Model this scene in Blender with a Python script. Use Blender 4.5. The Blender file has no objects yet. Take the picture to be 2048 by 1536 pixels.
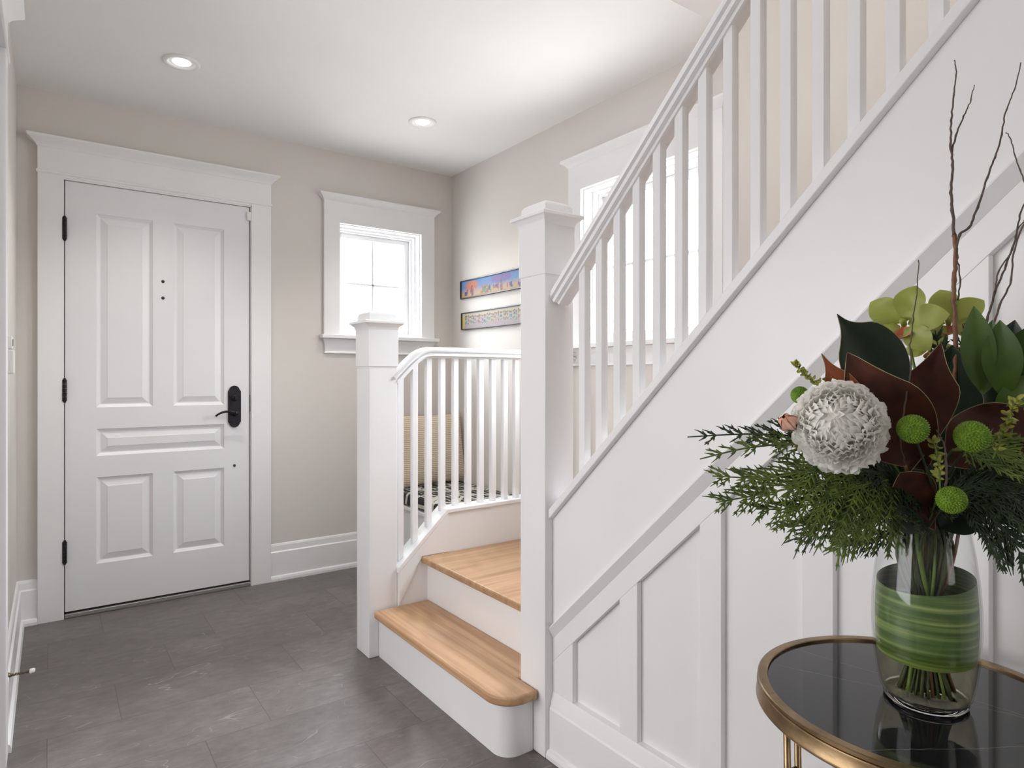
import bpy, bmesh, math, random
from mathutils import Vector, Matrix
random.seed(7)
SC = bpy.context.scene
COL = SC.collection
pi = math.pi
S_, C_ = math.sin(0.6239), math.cos(0.6239)
FP, VH, HC = 1283.0, 756.0, 1.13

# ------------------------------------------------------------------ camera
cam_d = bpy.data.cameras.new('camera')
cam = bpy.data.objects.new('camera', cam_d); COL.objects.link(cam)
cam.location = (0, 0, HC)
cam.rotation_euler = (pi/2, 0, -0.6239)
cam_d.sensor_width = 36.0
cam_d.lens = 36.0*FP/2048
cam_d.shift_y = -12.0/2048
cam_d.clip_start = 0.02
cam_d.dof.use_dof = False
SC.camera = cam

# ------------------------------------------------------------------ light
w = bpy.data.worlds.new('overcast_sky'); SC.world = w
w.use_nodes = True
bg = w.node_tree.nodes['Background']
bg.inputs['Color'].default_value = (0.93, 0.97, 1.0, 1)
bg.inputs['Strength'].default_value = 37.0
_N, _L = w.node_tree.nodes, w.node_tree.links
_tc = _N.new('ShaderNodeTexCoord'); _sp = _N.new('ShaderNodeSeparateXYZ'); _L.new(_tc.outputs['Generated'], _sp.inputs[0])
_cr = _N.new('ShaderNodeValToRGB'); _L.new(_sp.outputs['Z'], _cr.inputs[0])      # ground below the horizon is darker than the sky
_cr.color_ramp.elements[0].position = 0.0; _cr.color_ramp.elements[0].color = (.32, .32, .32, 1)
_cr.color_ramp.elements[1].position = 0.05; _cr.color_ramp.elements[1].color = (.42, .44, .46, 1)
_e = _cr.color_ramp.elements.new(.30); _e.color = (.80, .84, .89, 1)
_e = _cr.color_ramp.elements.new(.75); _e.color = (1.45, 1.52, 1.62, 1)
_L.new(_cr.outputs[0], bg.inputs['Color'])

def area(name, loc, rot, sx, sy, power, col=(1, 1, 1), portal=False):
    l = bpy.data.lights.new(name, 'AREA'); l.shape = 'RECTANGLE'
    l.size = sx; l.size_y = sy; l.energy = power; l.color = col
    if portal: l.cycles.is_portal = True
    o = bpy.data.objects.new(name, l); COL.objects.link(o)
    o.location = loc; o.rotation_euler = rot
    return o
area('portal_window_end', (1.655, 3.90, 1.70), (-pi/2, 0, 0), 0.60, 0.72, 1, portal=True)
area('portal_window_side', (2.37, 2.03, 1.68), (0, pi/2, 0), 0.80, 0.80, 1, portal=True)
area('fill_behind_camera', (0.35, -2.85, 1.5), (pi/2, 0, 0), 0.9, 1.7, 13, (1.0, 0.98, 0.96))  # added fill lamp in front of the closed back wall
area('daylight_side_room', (-2.05, 1.95, 1.10), (0, -pi/2, 0), 1.6, 2.2, 58, (0.98, 0.98, 1.0))
area('daylight_upstairs', (1.68, .45, 4.7), (0, 0, 0), 0.8, 1.7, 36, (.95, 0.97, 1.0))

vs = SC.view_settings
vs.view_transform = 'Standard'; vs.look = 'None'; vs.gamma = 1.0; vs.use_curve_mapping = False
vs.exposure = 0.04
SC.cycles.use_denoising = True
SC.cycles.max_bounces = 14
SC.cycles.diffuse_bounces = 8
SC.cycles.glossy_bounces = 5
SC.cycles.transmission_bounces = 12
SC.cycles.transparent_max_bounces = 12
SC.cycles.caustics_reflective = False
SC.cycles.caustics_refractive = False
SC.cycles.sample_clamp_indirect = 6.0

# ------------------------------------------------------------------ materials
def mat(name, col, rough=0.5, metal=0.0, spec=0.5, **kw):
    m = bpy.data.materials.new(name); m.use_nodes = True
    b = m.node_tree.nodes['Principled BSDF']
    b.inputs['Base Color'].default_value = (*col, 1)
    b.inputs['Roughness'].default_value = rough
    b.inputs['Metallic'].default_value = metal
    b.inputs['Specular IOR Level'].default_value = spec
    for k, v in kw.items():
        b.inputs[k.replace('_', ' ')].default_value = v
    return m
def nodes(m):
    return m.node_tree.nodes, m.node_tree.links, m.node_tree.nodes['Principled BSDF']
def noisy(m, c1, c2, scale=8, detail=4, stretch=(1, 1, 1), bump=0.0, lo=0.35, hi=0.65, bscale=None, dist=0.0):
    N, L, b = nodes(m)
    tc = N.new('ShaderNodeTexCoord'); mp = N.new('ShaderNodeMapping')
    mp.inputs['Scale'].default_value = stretch
    L.new(tc.outputs['Object'], mp.inputs['Vector'])
    nz = N.new('ShaderNodeTexNoise'); nz.inputs['Scale'].default_value = scale
    nz.inputs['Detail'].default_value = detail; nz.inputs['Distortion'].default_value = dist
    L.new(mp.outputs[0], nz.inputs['Vector'])
    cr = N.new('ShaderNodeValToRGB')
    cr.color_ramp.elements[0].position = lo; cr.color_ramp.elements[0].color = (*c1, 1)
    cr.color_ramp.elements[1].position = hi; cr.color_ramp.elements[1].color = (*c2, 1)
    L.new(nz.outputs['Fac'], cr.inputs['Fac']); L.new(cr.outputs['Color'], b.inputs['Base Color'])
    if bump:
        bp = N.new('ShaderNodeBump'); bp.inputs['Strength'].default_value = bump
        bp.inputs['Distance'].default_value = 0.002
        n2 = N.new('ShaderNodeTexNoise'); n2.inputs['Scale'].default_value = bscale or scale*3
        L.new(mp.outputs[0], n2.inputs['Vector'])
        L.new(n2.outputs['Fac'], bp.inputs['Height']); L.new(bp.outputs[0], b.inputs['Normal'])
    return m

M = {}
M['trim'] = noisy(mat('white_trim_paint', (.80, .80, .81), .32), (.79, .79, .80), (.815, .815, .82), 3)
M['door'] = noisy(mat('white_door_paint', (.78, .78, .80), .38), (.765, .765, .785), (.79, .79, .81), 2)
M['wall'] = noisy(mat('greige_wall_paint', (.65, .62, .585), .75), (.645, .612, .575), (.66, .628, .59), 2, bump=.05, bscale=220)
M['ceil'] = noisy(mat('ceiling_paint', (.82, .815, .81), .85), (.81, .805, .80), (.83, .825, .82), 2, bump=.04, bscale=200)
M['bronze'] = noisy(mat('oil_rubbed_bronze', (.02, .018, .022), .38, 0.6), (.014, .013, .017), (.028, .025, .03), 40)
M['dark'] = mat('dark_gap', (.01, .01, .01), .6)
M['black'] = mat('black_plastic', (.02, .02, .02), .4)
M['grey_metal'] = mat('threshold_metal', (.35, .34, .33), .4, .7)
M['brass'] = noisy(mat('antique_brass', (.30, .20, .10), .3, 1.0), (.23, .155, .085), (.36, .25, .14), 25, bump=.1)
M['white_rubber'] = mat('white_rubber', (.8, .8, .78), .5)
M['spring'] = mat('spring_metal', (.16, .12, .07), .4, .8)
M['switch'] = mat('switch_plastic', (.78, .77, .75), .35)

def oak(name, axis):
    m = mat(name, (.55, .33, .17), .42); k_ = .80 if axis == 0 else .95
    N, L, b = nodes(m)
    tc = N.new('ShaderNodeTexCoord'); mp = N.new('ShaderNodeMapping')
    s = [38, 38, 38]; s[axis] = 1.6
    mp.inputs['Scale'].default_value = s
    L.new(tc.outputs['Object'], mp.inputs['Vector'])
    nz = N.new('ShaderNodeTexNoise'); nz.inputs['Scale'].default_value = 1.0
    nz.inputs['Detail'].default_value = 6; nz.inputs['Distortion'].default_value = .6
    L.new(mp.outputs[0], nz.inputs['Vector'])
    cr = N.new('ShaderNodeValToRGB'); e = cr.color_ramp.elements
    e[0].position = .30; e[0].color = (.40*k_, .225*k_, .115*k_, 1)
    e[1].position = .68; e[1].color = (.60*k_, .385*k_, .225*k_, 1)
    x = cr.color_ramp.elements.new(.5); x.color = (.52*k_, .31*k_, .17*k_, 1)
    L.new(nz.outputs['Fac'], cr.inputs['Fac']); L.new(cr.outputs[0], b.inputs['Base Color'])
    bp = N.new('ShaderNodeBump'); bp.inputs['Strength'].default_value = .12; bp.inputs['Distance'].default_value = .001
    L.new(nz.outputs['Fac'], bp.inputs['Height']); L.new(bp.outputs[0], b.inputs['Normal'])
    return m
M['oak_y'] = oak('oak_grain_along_step', 1)
M['oak_x'] = oak('oak_grain_across_landing', 0)

def slate():
    m = mat('slate_floor_tile', (.15, .13, .125), .34)
    N, L, b = nodes(m)
    tc = N.new('ShaderNodeTexCoord'); sp = N.new('ShaderNodeSeparateXYZ'); L.new(tc.outputs['Object'], sp.inputs[0])
    def math_(op, a, b_=None, c=None):
        n = N.new('ShaderNodeMath'); n.operation = op
        for i, v in enumerate((a, b_, c)):
            if v is None: continue
            if isinstance(v, (int, float)): n.inputs[i].default_value = v
            else: L.new(v, n.inputs[i])
        return n.outputs[0]
    ry = math_('DIVIDE', math_('SUBTRACT', sp.outputs['Y'], 3.37), .2975)
    row = math_('FLOOR', ry); fy = math_('SUBTRACT', ry, row)
    rx = math_('DIVIDE', math_('SUBTRACT', math_('SUBTRACT', sp.outputs['X'], math_('MULTIPLY', row, .2)), .192), .6)
    col = math_('FLOOR', rx); fx = math_('SUBTRACT', rx, col)
    def edge(f, wdt):
        a = math_('MINIMUM', f, math_('SUBTRACT', 1.0, f))
        return math_('LESS_THAN', a, wdt)
    joint = math_('MAXIMUM', edge(fx, .0022), edge(fy, .0042))
    cmb = N.new('ShaderNodeCombineXYZ'); L.new(row, cmb.inputs[0]); L.new(col, cmb.inputs[1])
    wn = N.new('ShaderNodeTexWhiteNoise'); wn.noise_dimensions = '3D'; L.new(cmb.outputs[0], wn.inputs['Vector'])
    # per-tile offset of the stone texture
    off = N.new('ShaderNodeVectorMath'); off.operation = 'MULTIPLY_ADD'
    L.new(wn.outputs['Color'], off.inputs[0]); off.inputs[1].default_value = (9, 9, 9); L.new(tc.outputs['Object'], off.inputs[2])
    n1 = N.new('ShaderNodeTexNoise'); n1.inputs['Scale'].default_value = 3.5; n1.inputs['Detail'].default_value = 9; n1.inputs['Roughness'].default_value = .68
    L.new(off.outputs[0], n1.inputs['Vector'])
    cr = N.new('ShaderNodeValToRGB'); e = cr.color_ramp.elements
    e[0].position = .28; e[0].color = (.105, .088, .083, 1); e[1].position = .75; e[1].color = (.185, .165, .16, 1)
    L.new(n1.outputs['Fac'], cr.inputs['Fac'])
    # veins: thin ridges of distorted noise
    vm = N.new('ShaderNodeMapping'); vm.inputs['Rotation'].default_value = (0, 0, .55); vm.inputs['Scale'].default_value = (1.0, 2.6, 1)
    L.new(off.outputs[0], vm.inputs['Vector'])
    n2 = N.new('ShaderNodeTexNoise'); n2.inputs['Scale'].default_value = 2.1; n2.inputs['Detail'].default_value = 3; n2.inputs['Distortion'].default_value = .5
    L.new(vm.outputs[0], n2.inputs['Vector'])
    ridge = math_('ABSOLUTE', math_('SUBTRACT', n2.outputs['Fac'], .5))
    mk = N.new('ShaderNodeMapRange'); mk.inputs['From Min'].default_value = .0; mk.inputs['From Max'].default_value = .0038
    mk.inputs['To Min'].default_value = 1; mk.inputs['To Max'].default_value = 0
    L.new(ridge, mk.inputs['Value'])
    n3 = N.new('ShaderNodeTexNoise'); n3.inputs['Scale'].default_value = 3.0; L.new(off.outputs[0], n3.inputs['Vector'])
    gate = N.new('ShaderNodeMapRange'); gate.inputs['From Min'].default_value = .53; gate.inputs['From Max'].default_value = .66
    L.new(n3.outputs['Fac'], gate.inputs['Value'])
    vm2 = N.new('ShaderNodeMapping'); vm2.inputs['Rotation'].default_value = (0, 0, -.9); vm2.inputs['Scale'].default_value = (1.0, 4.0, 1)
    L.new(off.outputs[0], vm2.inputs['Vector'])
    n4 = N.new('ShaderNodeTexNoise'); n4.inputs['Scale'].default_value = 1.7; n4.inputs['Detail'].default_value = 2; n4.inputs['Distortion'].default_value = .3
    L.new(vm2.outputs[0], n4.inputs['Vector'])
    r4 = math_('ABSOLUTE', math_('SUBTRACT', n4.outputs['Fac'], .47))
    mk4 = N.new('ShaderNodeMapRange'); mk4.inputs['From Max'].default_value = .0018; mk4.inputs['To Min'].default_value = 1; mk4.inputs['To Max'].default_value = 0
    L.new(r4, mk4.inputs['Value'])
    vein = math_('MULTIPLY', math_('MAXIMUM', math_('MULTIPLY', mk.outputs[0], gate.outputs[0]), math_('MULTIPLY', mk4.outputs[0], math_('MULTIPLY', math_('SUBTRACT', 1.0, gate.outputs[0]), .7))), .50)
    # fine streaky mottling of the stone
    sm = N.new('ShaderNodeMapping'); sm.inputs['Rotation'].default_value = (0, 0, .35); sm.inputs['Scale'].default_value = (1, 2.2, 1); L.new(off.outputs[0], sm.inputs['Vector'])
    n5 = N.new('ShaderNodeTexNoise'); n5.inputs['Scale'].default_value = 16; n5.inputs['Detail'].default_value = 8; n5.inputs['Roughness'].default_value = .75
    L.new(sm.outputs[0], n5.inputs['Vector'])
    mot = N.new('ShaderNodeMapRange'); mot.inputs['From Min'].default_value = .3; mot.inputs['From Max'].default_value = .7; mot.inputs['To Min'].default_value = .74; mot.inputs['To Max'].default_value = 1.20
    L.new(n5.outputs['Fac'], mot.inputs['Value'])
    hm = N.new('ShaderNodeHueSaturation'); L.new(mot.outputs[0], hm.inputs['Value']); L.new(cr.outputs[0], hm.inputs['Color'])
    mx = N.new('ShaderNodeMix'); mx.data_type = 'RGBA'
    L.new(vein, mx.inputs['Factor']); L.new(hm.outputs[0], mx.inputs['A']); mx.inputs['B'].default_value = (.46, .43, .40, 1)
    tv = N.new('ShaderNodeMapRange'); tv.inputs['To Min'].default_value = .92; tv.inputs['To Max'].default_value = 1.08
    L.new(wn.outputs['Value'], tv.inputs['Value'])
    hs = N.new('ShaderNodeHueSaturation'); L.new(tv.outputs[0], hs.inputs['Value']); L.new(mx.outputs['Result'], hs.inputs['Color'])
    m2 = N.new('ShaderNodeMix'); m2.data_type = 'RGBA'
    L.new(joint, m2.inputs['Factor']); L.new(hs.outputs[0], m2.inputs['A']); m2.inputs['B'].default_value = (.085, .07, .068, 1)
    L.new(m2.outputs['Result'], b.inputs['Base Color'])
    ro = N.new('ShaderNodeMapRange'); ro.inputs['To Min'].default_value = .30; ro.inputs['To Max'].default_value = .5
    L.new(n1.outputs['Fac'], ro.inputs['Value']); L.new(ro.outputs[0], b.inputs['Roughness'])
    bp = N.new('ShaderNodeBump'); bp.inputs['Strength'].default_value = .25; bp.inputs['Distance'].default_value = .002
    hh = math_('SUBTRACT', n1.outputs['Fac'], math_('MULTIPLY', joint, .5))
    L.new(hh, bp.inputs['Height']); L.new(bp.outputs[0], b.inputs['Normal'])
    return m
M['slate'] = slate()

def glass_pane():
    m = bpy.data.materials.new('window_glass'); m.use_nodes = True
    N, L = m.node_tree.nodes, m.node_tree.links
    N.clear()
    out = N.new('ShaderNodeOutputMaterial'); mix = N.new('ShaderNodeMixShader')
    tr = N.new('ShaderNodeBsdfTransparent'); gl = N.new('ShaderNodeBsdfGlossy'); gl.inputs['Roughness'].default_value = .02
    tr.inputs[0].default_value = (.97, .98, .98, 1)
    fr = N.new('ShaderNodeLayerWeight'); fr.inputs[0].default_value = .5
    pw = N.new('ShaderNodeMath'); pw.operation = 'POWER'; pw.inputs[1].default_value = 5.0; L.new(fr.outputs['Facing'], pw.inputs[0])
    ad = N.new('ShaderNodeMath'); ad.operation = 'MULTIPLY_ADD'; ad.inputs[1].default_value = .9; ad.inputs[2].default_value = .04; L.new(pw.outputs[0], ad.inputs[0])
    L.new(ad.outputs[0], mix.inputs[0]); L.new(tr.outputs[0], mix.inputs[1]); L.new(gl.outputs[0], mix.inputs[2])
    L.new(mix.outputs[0], out.inputs[0])
    return m
M['pane'] = glass_pane()
def thin_clear(name, tint, base, k):
    m = bpy.data.materials.new(name); m.use_nodes = True
    N, L = m.node_tree.nodes, m.node_tree.links; N.clear()
    out = N.new('ShaderNodeOutputMaterial'); mix = N.new('ShaderNodeMixShader')
    tr = N.new('ShaderNodeBsdfTransparent'); tr.inputs[0].default_value = (*tint, 1)
    gl = N.new('ShaderNodeBsdfGlossy'); gl.inputs['Roughness'].default_value = .015
    fr = N.new('ShaderNodeLayerWeight'); fr.inputs[0].default_value = .5
    pw = N.new('ShaderNodeMath'); pw.operation = 'POWER'; pw.inputs[1].default_value = 4.0; L.new(fr.outputs['Facing'], pw.inputs[0])
    ad = N.new('ShaderNodeMath'); ad.operation = 'MULTIPLY_ADD'; ad.inputs[1].default_value = k; ad.inputs[2].default_value = base; L.new(pw.outputs[0], ad.inputs[0])
    L.new(ad.outputs[0], mix.inputs[0]); L.new(tr.outputs[0], mix.inputs[1]); L.new(gl.outputs[0], mix.inputs[2]); L.new(mix.outputs[0], out.inputs[0])
    return m
M['glass'] = thin_clear('clear_vase_glass', (.985, .99, .985), .03, .75)
M['glass_base'] = mat('thick_glass_base', (.97, .99, .98), .01, Transmission_Weight=1.0, IOR=1.47)
M['water'] = thin_clear('vase_water', (.93, .91, .80), .01, .25)
M['lens'] = mat('lit_lens', (1, 1, 1), .5, Emission_Color=(1, .96, .9, 1), Emission_Strength=6.0)

# ------------------------------------------------------------------ mesh helpers
ORG = {}
class MB:
    def __init__(s): s.v = []; s.f = []; s.mi = []; s.cur = 0
    def add(s, vs_, fs_):
        o = len(s.v); s.v += [Vector(p) for p in vs_]
        for f in fs_: s.f.append([i+o for i in f]); s.mi.append(s.cur)
        return s
    def box(s, x0, x1, y0, y1, z0, z1):
        if x0 > x1: x0, x1 = x1, x0
        if y0 > y1: y0, y1 = y1, y0
        return s.add([(x0,y0,z0),(x1,y0,z0),(x1,y1,z0),(x0,y1,z0),(x0,y0,z1),(x1,y0,z1),(x1,y1,z1),(x0,y1,z1)],
                     [(0,3,2,1),(4,5,6,7),(0,1,5,4),(1,2,6,5),(2,3,7,6),(3,0,4,7)])
    def prism(s, poly, axis, a0, a1):
        """poly in the two other axes (cyclic order kept: x->(y,z), y->(x,z), z->(x,y))"""
        def mk(p, a):
            return {'x': (a, p[0], p[1]), 'y': (p[0], a, p[1]), 'z': (p[0], p[1], a)}[axis]
        n = len(poly)
        vs_ = [mk(p, a0) for p in poly]+[mk(p, a1) for p in poly]
        fs_ = [list(range(n)), list(range(2*n-1, n-1, -1))]
        for i in range(n):
            j = (i+1) % n; fs_.append((i, i+n, j+n, j))
        return s.add(vs_, fs_)
    def stack(s, x0, x1, y0, y1, levels, keep_back=None):
        """levels: (z, out); keep_back '+y'/'+x' keeps that side flat against a wall"""
        vs_ = []
        for z, o in levels:
            a, b, c, d = x0-o, x1+o, y0-o, y1+o
            if keep_back == '+y': d = y1
            if keep_back == '+x': b = x1
            if keep_back == '-x': a = x0
            vs_ += [(a, c, z), (b, c, z), (b, d, z), (a, d, z)]
        fs_ = [(3, 2, 1, 0)]
        n = len(levels)
        for k in range(n-1):
            for i in range(4):
                j = (i+1) % 4
                fs_.append((k*4+i, k*4+j, k*4+4+j, k*4+4+i))
        fs_.append(((n-1)*4, (n-1)*4+1, (n-1)*4+2, (n-1)*4+3))
        return s.add(vs_, fs_)
    def sweep(s, pts, prof, up=Vector((0, 0, 1)), cap=True, scales=None, side=None):
        """sweep closed 2d profile (side, up) along pts"""
        pts = [Vector(p) for p in pts]; n = len(prof); m_ = len(pts); vs_ = []
        for i, p in enumerate(pts):
            t = (pts[min(i+1, m_-1)]-pts[max(i-1, 0)]).normalized()
            sd = side.copy() if side is not None else t.cross(up).normalized()
            u = sd.cross(t).normalized()
            k = scales[i] if scales else 1
            for a, b in prof: vs_.append(p+sd*a*k+u*b*k)
        fs_ = []
        for i in range(m_-1):
            for j in range(n):
                k = (j+1) % n; fs_.append((i*n+j, i*n+k, i*n+n+k, i*n+n+j))
        if cap: fs_ += [list(range(n-1, -1, -1)), [(m_-1)*n+j for j in range(n)]]
        return s.add(vs_, fs_)
    def tube(s, pts, r, n=8, cap=True):
        pts = [Vector(p) for p in pts]; m_ = len(pts)
        if not isinstance(r, (list, tuple)): r = [r]*m_
        t = (pts[1]-pts[0]).normalized()
        ref = Vector((0, 0, 1)) if abs(t.z) < .9 else Vector((1, 0, 0))
        sd = t.cross(ref).normalized(); vs_ = []
        for i, p in enumerate(pts):
            t = (pts[min(i+1, m_-1)]-pts[max(i-1, 0)]).normalized()
            sd = (sd-t*sd.dot(t)).normalized(); u = t.cross(sd)
            for j in range(n):
                a = 2*pi*j/n; vs_.append(p+(sd*math.cos(a)+u*math.sin(a))*r[i])
        fs_ = []
        for i in range(m_-1):
            for j in range(n):
                k = (j+1) % n; fs_.append((i*n+j, i*n+k, i*n+n+k, i*n+n+j))
        if cap: fs_ += [list(range(n-1, -1, -1)), [(m_-1)*n+j for j in range(n)]]
        return s.add(vs_, fs_)
    def lathe(s, prof, c, n=48, axis='z', close=True):
        vs_ = []; m_ = len(prof)
        for r, h in prof:
            for j in range(n):
                a = 2*pi*j/n
                p = (r*math.cos(a), r*math.sin(a), h)
                if axis == 'y': p = (p[0], -p[2], p[1])
                if axis == 'x': p = (-p[2], p[0], p[1])
                vs_.append(Vector(c)+Vector(p))
        fs_ = []
        for i in range(m_-1):
            for j in range(n):
                k = (j+1) % n; fs_.append((i*n+j, i*n+k, i*n+n+k, i*n+n+j))
        if close: fs_ += [list(range(n-1, -1, -1)), [(m_-1)*n+j for j in range(n)]]
        return s.add(vs_, fs_)
    def surf(s, fn, nu, nv, wrap_u=False):
        vs_ = [fn(i/(nu-(0 if wrap_u else 1)), j/(nv-1)) for j in range(nv) for i in range(nu)]
        fs_ = []
        for j in range(nv-1):
            for i in range(nu if wrap_u else nu-1):
                k = (i+1) % nu
                fs_.append((j*nu+i, j*nu+k, (j+1)*nu+k, (j+1)*nu+i))
        return s.add(vs_, fs_)
    def build(s, name, mats, parent=None, bevel=0, smooth=False, recalc=True, subsurf=0, origin=None, segs=2):
        me = bpy.data.meshes.new(name)
        if parent is not None: org = ORG[parent.name]
        elif origin is not None: org = Vector(origin)
        else:
            xs = [p.x for p in s.v]; ys = [p.y for p in s.v]; zs = [p.z for p in s.v]
            org = Vector(((min(xs)+max(xs))/2, (min(ys)+max(ys))/2, min(zs)))
        me.from_pydata([p-org for p in s.v], [], s.f)
        if not isinstance(mats, (list, tuple)): mats = [mats]
        for m_ in mats: me.materials.append(m_)
        if len(mats) > 1:
            for p, i in zip(me.polygons, s.mi): p.material_index = i
        if recalc:
            bm = bmesh.new(); bm.from_mesh(me); bmesh.ops.recalc_face_normals(bm, faces=bm.faces); bm.to_mesh(me); bm.free()
        if smooth: me.polygons.foreach_set('use_smooth', [True]*len(me.polygons))
        me.update()
        o = bpy.data.objects.new(name, me); COL.objects.link(o)
        ORG[o.name] = org
        if parent is not None: o.parent = parent
        else: o.location = org
        if bevel:
            b = o.modifiers.new('bevel', 'BEVEL'); b.width = bevel; b.segments = segs; b.limit_method = 'ANGLE'; b.angle_limit = math.radians(35)
            if not smooth:
                me.polygons.foreach_set('use_smooth', [True]*len(me.polygons)); b.harden_normals = True
        if subsurf:
            q = o.modifiers.new('subsurf', 'SUBSURF'); q.levels = subsurf; q.render_levels = subsurf
        return o

def crisp(o, a=.5):
    e = o.modifiers.new('edge', 'EDGE_SPLIT'); e.split_angle = a
def tag(o, label=None, cat=None, group=None, kind=None):
    if label: o['label'] = label
    if cat: o['category'] = cat
    if group: o['group'] = group
    if kind: o['kind'] = kind
    return o
def empty(name, loc, label=None, cat=None, group=None, kind=None):
    o = bpy.data.objects.new(name, None); COL.objects.link(o); o.location = loc
    o.empty_display_size = .05
    ORG[o.name] = Vector(loc)
    return tag(o, label, cat, group, kind)
def at(u, v, d):
    t = (u-1024)/FP; q = (VH-v)/FP
    return Vector((d*(S_+t*C_), d*(C_-t*S_), HC+q*d))
def catmull(pts, n=6):
    pts = [Vector(p) for p in pts]; out = []
    for i in range(len(pts)-1):
        p0 = pts[max(i-1, 0)]; p1 = pts[i]; p2 = pts[i+1]; p3 = pts[min(i+2, len(pts)-1)]
        for k in range(n):
            t = k/n
            out.append(.5*((2*p1)+(p2-p0)*t+(2*p0-5*p1+4*p2-p3)*t*t+(3*p1-p0-3*p2+p3)*t**3))
    out.append(pts[-1]); return out

# ================================================================== ROOM SHELL
YW, XR, XL, ZC = 3.685, 2.163, -0.125, 2.465
def wall_with_holes(axis, a0, a1, u0, u1, z0, z1, holes):
    """boxes round rectangular holes (hole: u0,u1,z0,z1), sorted by u"""
    b = MB()
    def bx(ua, ub, za, zb):
        if ub-ua < 1e-4 or zb-za < 1e-4: return
        if axis == 'y': b.box(ua, ub, a0, a1, za, zb)
        else: b.box(a0, a1, ua, ub, za, zb)
    cur = u0
    for h in holes:
        bx(cur, h[0], z0, z1); bx(h[0], h[1], z0, h[2]); bx(h[0], h[1], h[3], z1); cur = h[1]
    bx(cur, u1, z0, z1)
    return b
tag(MB().box(-.3, 2.35, -3.2, 3.9, -.06, 0).build('floor', M['slate'], origin=(0, 0, 0)), kind='structure')
W1 = (1.3865, 1.9246, 1.385, 2.045)
W2 = (1.655, 2.392, 1.300, 2.070)
tag(wall_with_holes('y', YW, YW+.20, -.3, XR+.2, 0, ZC, [(.045, .893, 0, 2.068), W1]).build('wall_front', M['wall']), kind='structure')
tag(wall_with_holes('x', XR, XR+.20, -3.2, YW, 0, 4.9, [W2]).build('wall_right', M['wall']), kind='structure')
tag(wall_with_holes('x', XL-.12, XL, -3.2, YW, 0, ZC, [(.30, 2.345, 0, 2.068)]).build('wall_left', M['wall']), kind='structure')
tag(MB().box(-.245, XR, -3.2, -3.0, 0, 4.9).build('wall_back', M['wall']), kind='structure')
cl = MB().box(-.245, 1.20, -3.0, YW+.2, ZC, ZC+.3); cl.box(1.20, XR, 1.512, YW+.2, ZC, ZC+.3)
tag(cl.build('ceiling', M['ceil']), kind='structure')
tag(MB().box(1.08, 1.20, -3.0, 1.512, ZC+.3, 4.9).box(1.08, XR, 1.512, 1.632, ZC+.3, 4.9).build('wall_upper', M['wall']), kind='structure')
sr = MB().box(-2.30, -2.20, -.3, 3.3, 0, ZC).box(-2.2, -.245, -.3, -.2, 0, ZC).box(-2.2, -.245, 3.2, 3.3, 0, ZC)
tag(sr.build('wall_side_room', M['wall']), kind='structure')
tag(MB().box(-2.30, -.245, -.3, 3.3, -.06, 0).build('floor_side_room', M['slate'], origin=(0, 0, 0)), kind='structure')
tag(MB().box(-2.30, -.245, -.3, 3.3, ZC, ZC+.1).build('ceiling_side_room', M['ceil']), kind='structure')
tag(MB().box(1.08, XR+.2, -3.2, 1.64, 4.9, 5.0).build('ceiling_upper', M['ceil']), kind='structure')

# baseboards ------------------------------------------------------------
def base_profile(t=.017, top=.204, cap=.157, shoe=.029, sh=.013):
    # (distance out from wall, z)
    return [(0, 0), (t+sh, 0), (t+sh, shoe*.45), (t+sh*.7, shoe*.85), (t, shoe), (t, cap), (t*.62, cap+.006), (t*.55, top-.012), (t*.35, top-.003), (0, top)]
b = MB()
for x0, x1 in ((-.125, -.048), (.9915, 1.66)):
    b.prism([(YW-a, z) for a, z in base_profile()], 'x', x0, x1)
tag(b.build('baseboard_front', M['trim']), kind='structure')
b = MB().prism([(XL+a, z) for a, z in base_profile()], 'y', 2.452, YW-.017)
tag(b.build('baseboard_left', M['trim']), kind='structure')
b = MB().prism([(XR-a, z) for a, z in base_profile()], 'y', 2.5, 2.56)
tag(b.build('baseboard_right', M['trim']), kind='structure')

# ================================================================== FRONT DOOR (door_1)
CF = YW-.027            # casing front
door = empty('door_1', (.467, YW, 0), 'white five-panel front door with dark lever handle and plate', 'door', kind='structure')
b = MB()
b.box(-.0476, .052, CF, YW, 0, 2.084); b.box(.889, .9915, CF, YW, 0, 2.084)
b.box(.052, .889, CF, YW, 2.066, 2.084)
b.build('casing', M['trim'], door, bevel=.0008)
b = MB(); b.stack(-.0495, .9935, CF-.002, YW, [(2.077, 0), (2.080, .003), (2.088, .003), (2.092, 0)], '+y')
b.box(-.0476, .9915, CF, YW, 2.092, 2.20)
b.stack(-.0476, .9915, CF, YW, [(2.195, 0), (2.200, .004), (2.206, .007), (2.214, .014), (2.224, .026), (2.232, .036), (2.236, .040), (2.245, .040)], '+y')
b.build('door_head', M['trim'], door)
b = MB(); b.box(.045, .052, CF+.004, YW+.16, 0, 2.066); b.box(.885, .893, CF+.004, YW+.16, 0, 2.066); b.box(.045, .893, CF+.004, YW+.16, 2.060, 2.068)
b.box(.8815, .885, 3.715, YW+.16, 0, 2.06); b.box(.052, .055, 3.715, YW+.16, 0, 2.06)
b.build('jamb', M['trim'], door)
MB().box(.052, .889, 3.662, 3.86, 0, .021).build('threshold', M['grey_metal'], door, bevel=.004)
MB().box(.045, .893, 3.735, 3.745, 0, 2.06).build('dark_gap_sheet', M['dark'], door)  # black sheet behind the slab; the gap's darkness is put into its colour
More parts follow.
